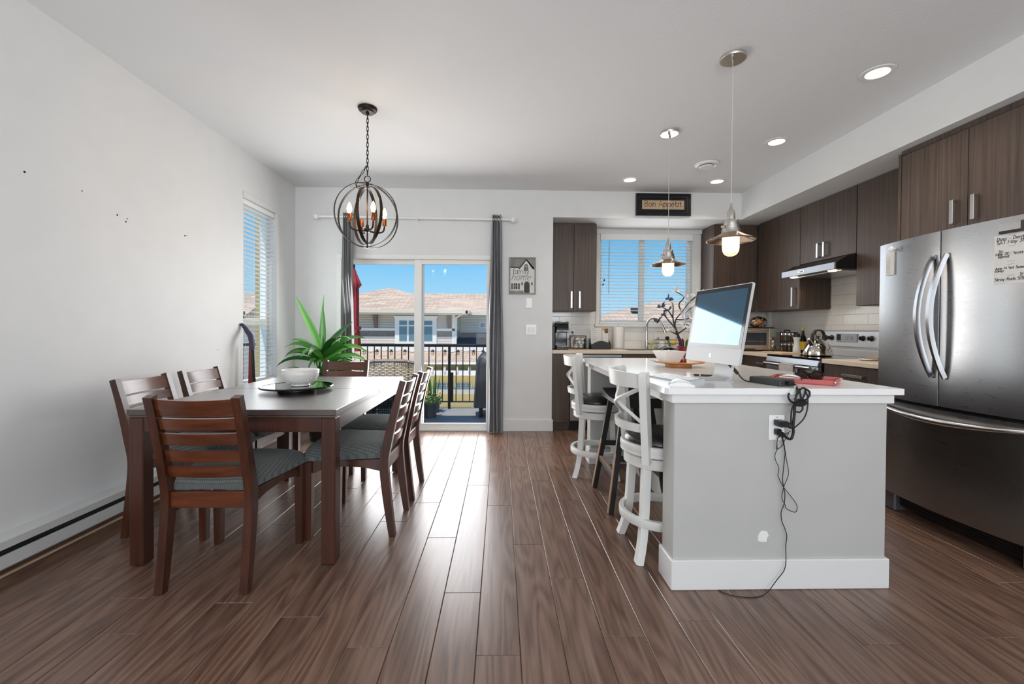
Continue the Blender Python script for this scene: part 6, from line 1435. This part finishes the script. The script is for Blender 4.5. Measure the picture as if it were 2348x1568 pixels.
# right hand wing set back
nb('wing_wall', 'siding_grey', -2.4, 2.9, 3.0, 9.0, .2, 2.0)
for i in range(14): nb('siding_lap', 'house_white', -2.3, 2.9, 2.96, 3.01, .72+.092*i, .772+.092*i)
nb('wing_fascia', 'gutter', -2.6, 3.1, 2.45, 2.58, 1.94, 2.06)
obj('wing_roof', MB().add([(-4.5,2.5,2.06+Z),(3.1,2.5,2.06+Z),(3.1,6.2,3.42+Z),(-6.0,6.2,3.42+Z),(-6,10,2.06+Z),(3.1,10,2.06+Z)], [(0,1,2,3),(3,2,5,4),(0,3,4),(1,5,2),(0,4,5,1)]), 'roof_shingle', nh, smooth=False)
obj('downpipe', MB().tube([(-1.75,-.02,2.0+Z),(-2.30,.42,1.72+Z),(-2.30,.42,.2+Z)], .045, 6), 'house_white', nh)
w_ = nb('window', 'house_white', -1.25, -.75, 2.90, 3.0, 1.18, 1.58); nb('pane', 'win_teal', -1.15, -.85, 2.89, 2.91, 1.26, 1.50, w_)
obj('lean_to_roof', MB().add([(-2.3,3.0,.95+Z),(-.6,3.0,.95+Z),(-.2,.45,.30+Z),(-2.3,.45,.30+Z),(-2.3,3.0,.2+Z),(-.6,3.0,.2+Z)], [(0,3,2,1),(3,0,4),(2,5,1),(0,1,5,4)]), 'dark_roof', nh, smooth=False)
obj('side_roof', MB().add([(-.6,3.0,.95+Z),(3,3.0,.95+Z),(3,.45,.30+Z),(-.2,.45,.30+Z)], [(0,3,2,1)]), 'roof_shingle', nh, smooth=False)
# ground floor
nb('base_band', 'house_white', -12, 3, .42, .5, -.05, .28)
obj('porch_roof', MB().add([(-12,.45,.02+Z),(3,.45,.02+Z),(3,-2.5,-.33+Z),(-12,-2.5,-.33+Z),(-12,.45,-.4+Z),(3,.45,-.4+Z),(3,-2.5,-.38+Z),(-12,-2.5,-.38+Z)], [(0,3,2,1),(3,7,6,2),(4,5,6,7)]), 'roof_shingle', nh, smooth=False)
nb('porch_fascia', 'house_white', -12, 3, -2.56, -2.48, -.42, -.34)
nb('ground_wall', 'stucco_yellow', -12, 3, -1.8, 8, -2.5, -.36)
nb('awning', 'house_white', -3.2, 2.8, -2.45, -1.8, -.93, -.70); 
for i in range(9): obj('awning_bracket', MB().box(-3.1+.55*i, -3.0+.55*i, -2.5, -2.35, -.78+Z, -.52+Z, .01), 'siding_cream', nh)
nb('lower_band', 'house_white', -3.2, 2.8, -1.95, -1.8, -1.83, -1.62)
for j, x0 in enumerate((-2.95, -2.05, -.95, .2)):
    w_ = nb('garage_window', 'house_white', x0-.05, x0+.72, -1.86, -1.8, -1.58, -1.33)
    for i in range(3):
        for k in range(2): nb('pane', 'win_teal', x0+.235*i, x0+.205+.235*i, -1.875, -1.855, -1.55+.115*k, -1.46+.115*k, w_)
# house seen through the kitchen window
kh = thing('far_house', 'tan hip roofed house seen through the kitchen window blind', 'house', (9, 22, -2.5))
obj('wall', MB().box(-4.0, 9, .5, 8, 0, 4.0), 'siding_cream', kh, smooth=False)
obj('roof', MB().add([(-4.9,-2,4.05),(10,-2,4.05),(10,9,4.05),(-4.9,9,4.05),(-.8,1.2,5.17),(8,1.2,5.17)], [(0,1,5,4),(1,2,5),(2,3,4,5),(3,0,4),(0,3,2,1)]), 'roof_shingle', kh, smooth=False); obj('roof_vent', MB().box(-2.6,-2.2,-.9,-.6,4.55,4.75), 'dark_roof', kh)
obj('fascia', MB().box(-4.9,10,-2.05,-1.95,3.92,4.08), 'gutter', kh, smooth=False)
# house seen through the tall left window
lw = thing('side_house', 'pale house beyond the tall left window', 'house', (-11.4, 15.4, -2.5))
obj('wall', MB().box(-6, 2.2, 0, 3.4, 0, 3.9), 'siding_cream', lw, smooth=False); obj('roof', MB().add([(-6.4,-.5,3.9),(2.6,-.5,3.9),(2.6,3.9,3.9),(-6.4,3.9,3.9),(-6.4,1.7,5.0),(2.6,1.7,5.0)], [(0,1,5,4),(2,3,4,5),(1,2,5),(3,0,4)]), 'roof_shingle', lw, smooth=False)
for i in range(3): obj('window', MB().box(-1.8+1.3*i, -1.0+1.3*i, -.05, .02, 1.9, 3.1), 'win_teal', lw, smooth=False)
# trees beyond the roofs
def tree(label, x, y, zt, r, sd, n=260):
    rn = random.Random(sd); t_ = thing('tree', label, 'tree', (x, y, -2.5)); obj('trunk', MB().tube([(0,0,0),(.05,0,zt*.5),(0,.05,zt+1.5)], [.16,.10,.04], 8), 'bark', t_)
    m = MB()
    for i in range(n):
        a = rn.uniform(0, 6.28); e_ = rn.uniform(-1, 1); q = r*rn.random()**.4; c = Vector((q*math.cos(a)*math.sqrt(1-e_*e_), q*math.sin(a)*math.sqrt(1-e_*e_), zt+2.0+q*e_*.9)); d_ = Vector((rn.uniform(-1,1), rn.uniform(-1,1), rn.uniform(-1,1))).normalized()*.28; s_ = d_.orthogonal().normalized()*.11
        m.add([c, c+d_*.5+s_, c+d_, c+d_*.5-s_], [(0,1,2,3)])
    o = obj('foliage', m, 'leaf_small', t_); o['kind'] = 'stuff'
tree('tree top beside the red umbrella behind the neighbouring roof', -12.6, 37, 3.6, .9, 1); tree('small tree top just right of the door stile above the roof', -6.1, 37, 2.5, .8, 2, 90); tree('leafy tree seen through the tall left window', -9.2, 13.6, 2.2, 1.1, 3, 420)
for o in list(bpy.data.objects):
    if o.type == 'MESH' and not o.data.materials: print('NO MATERIAL', o.name)
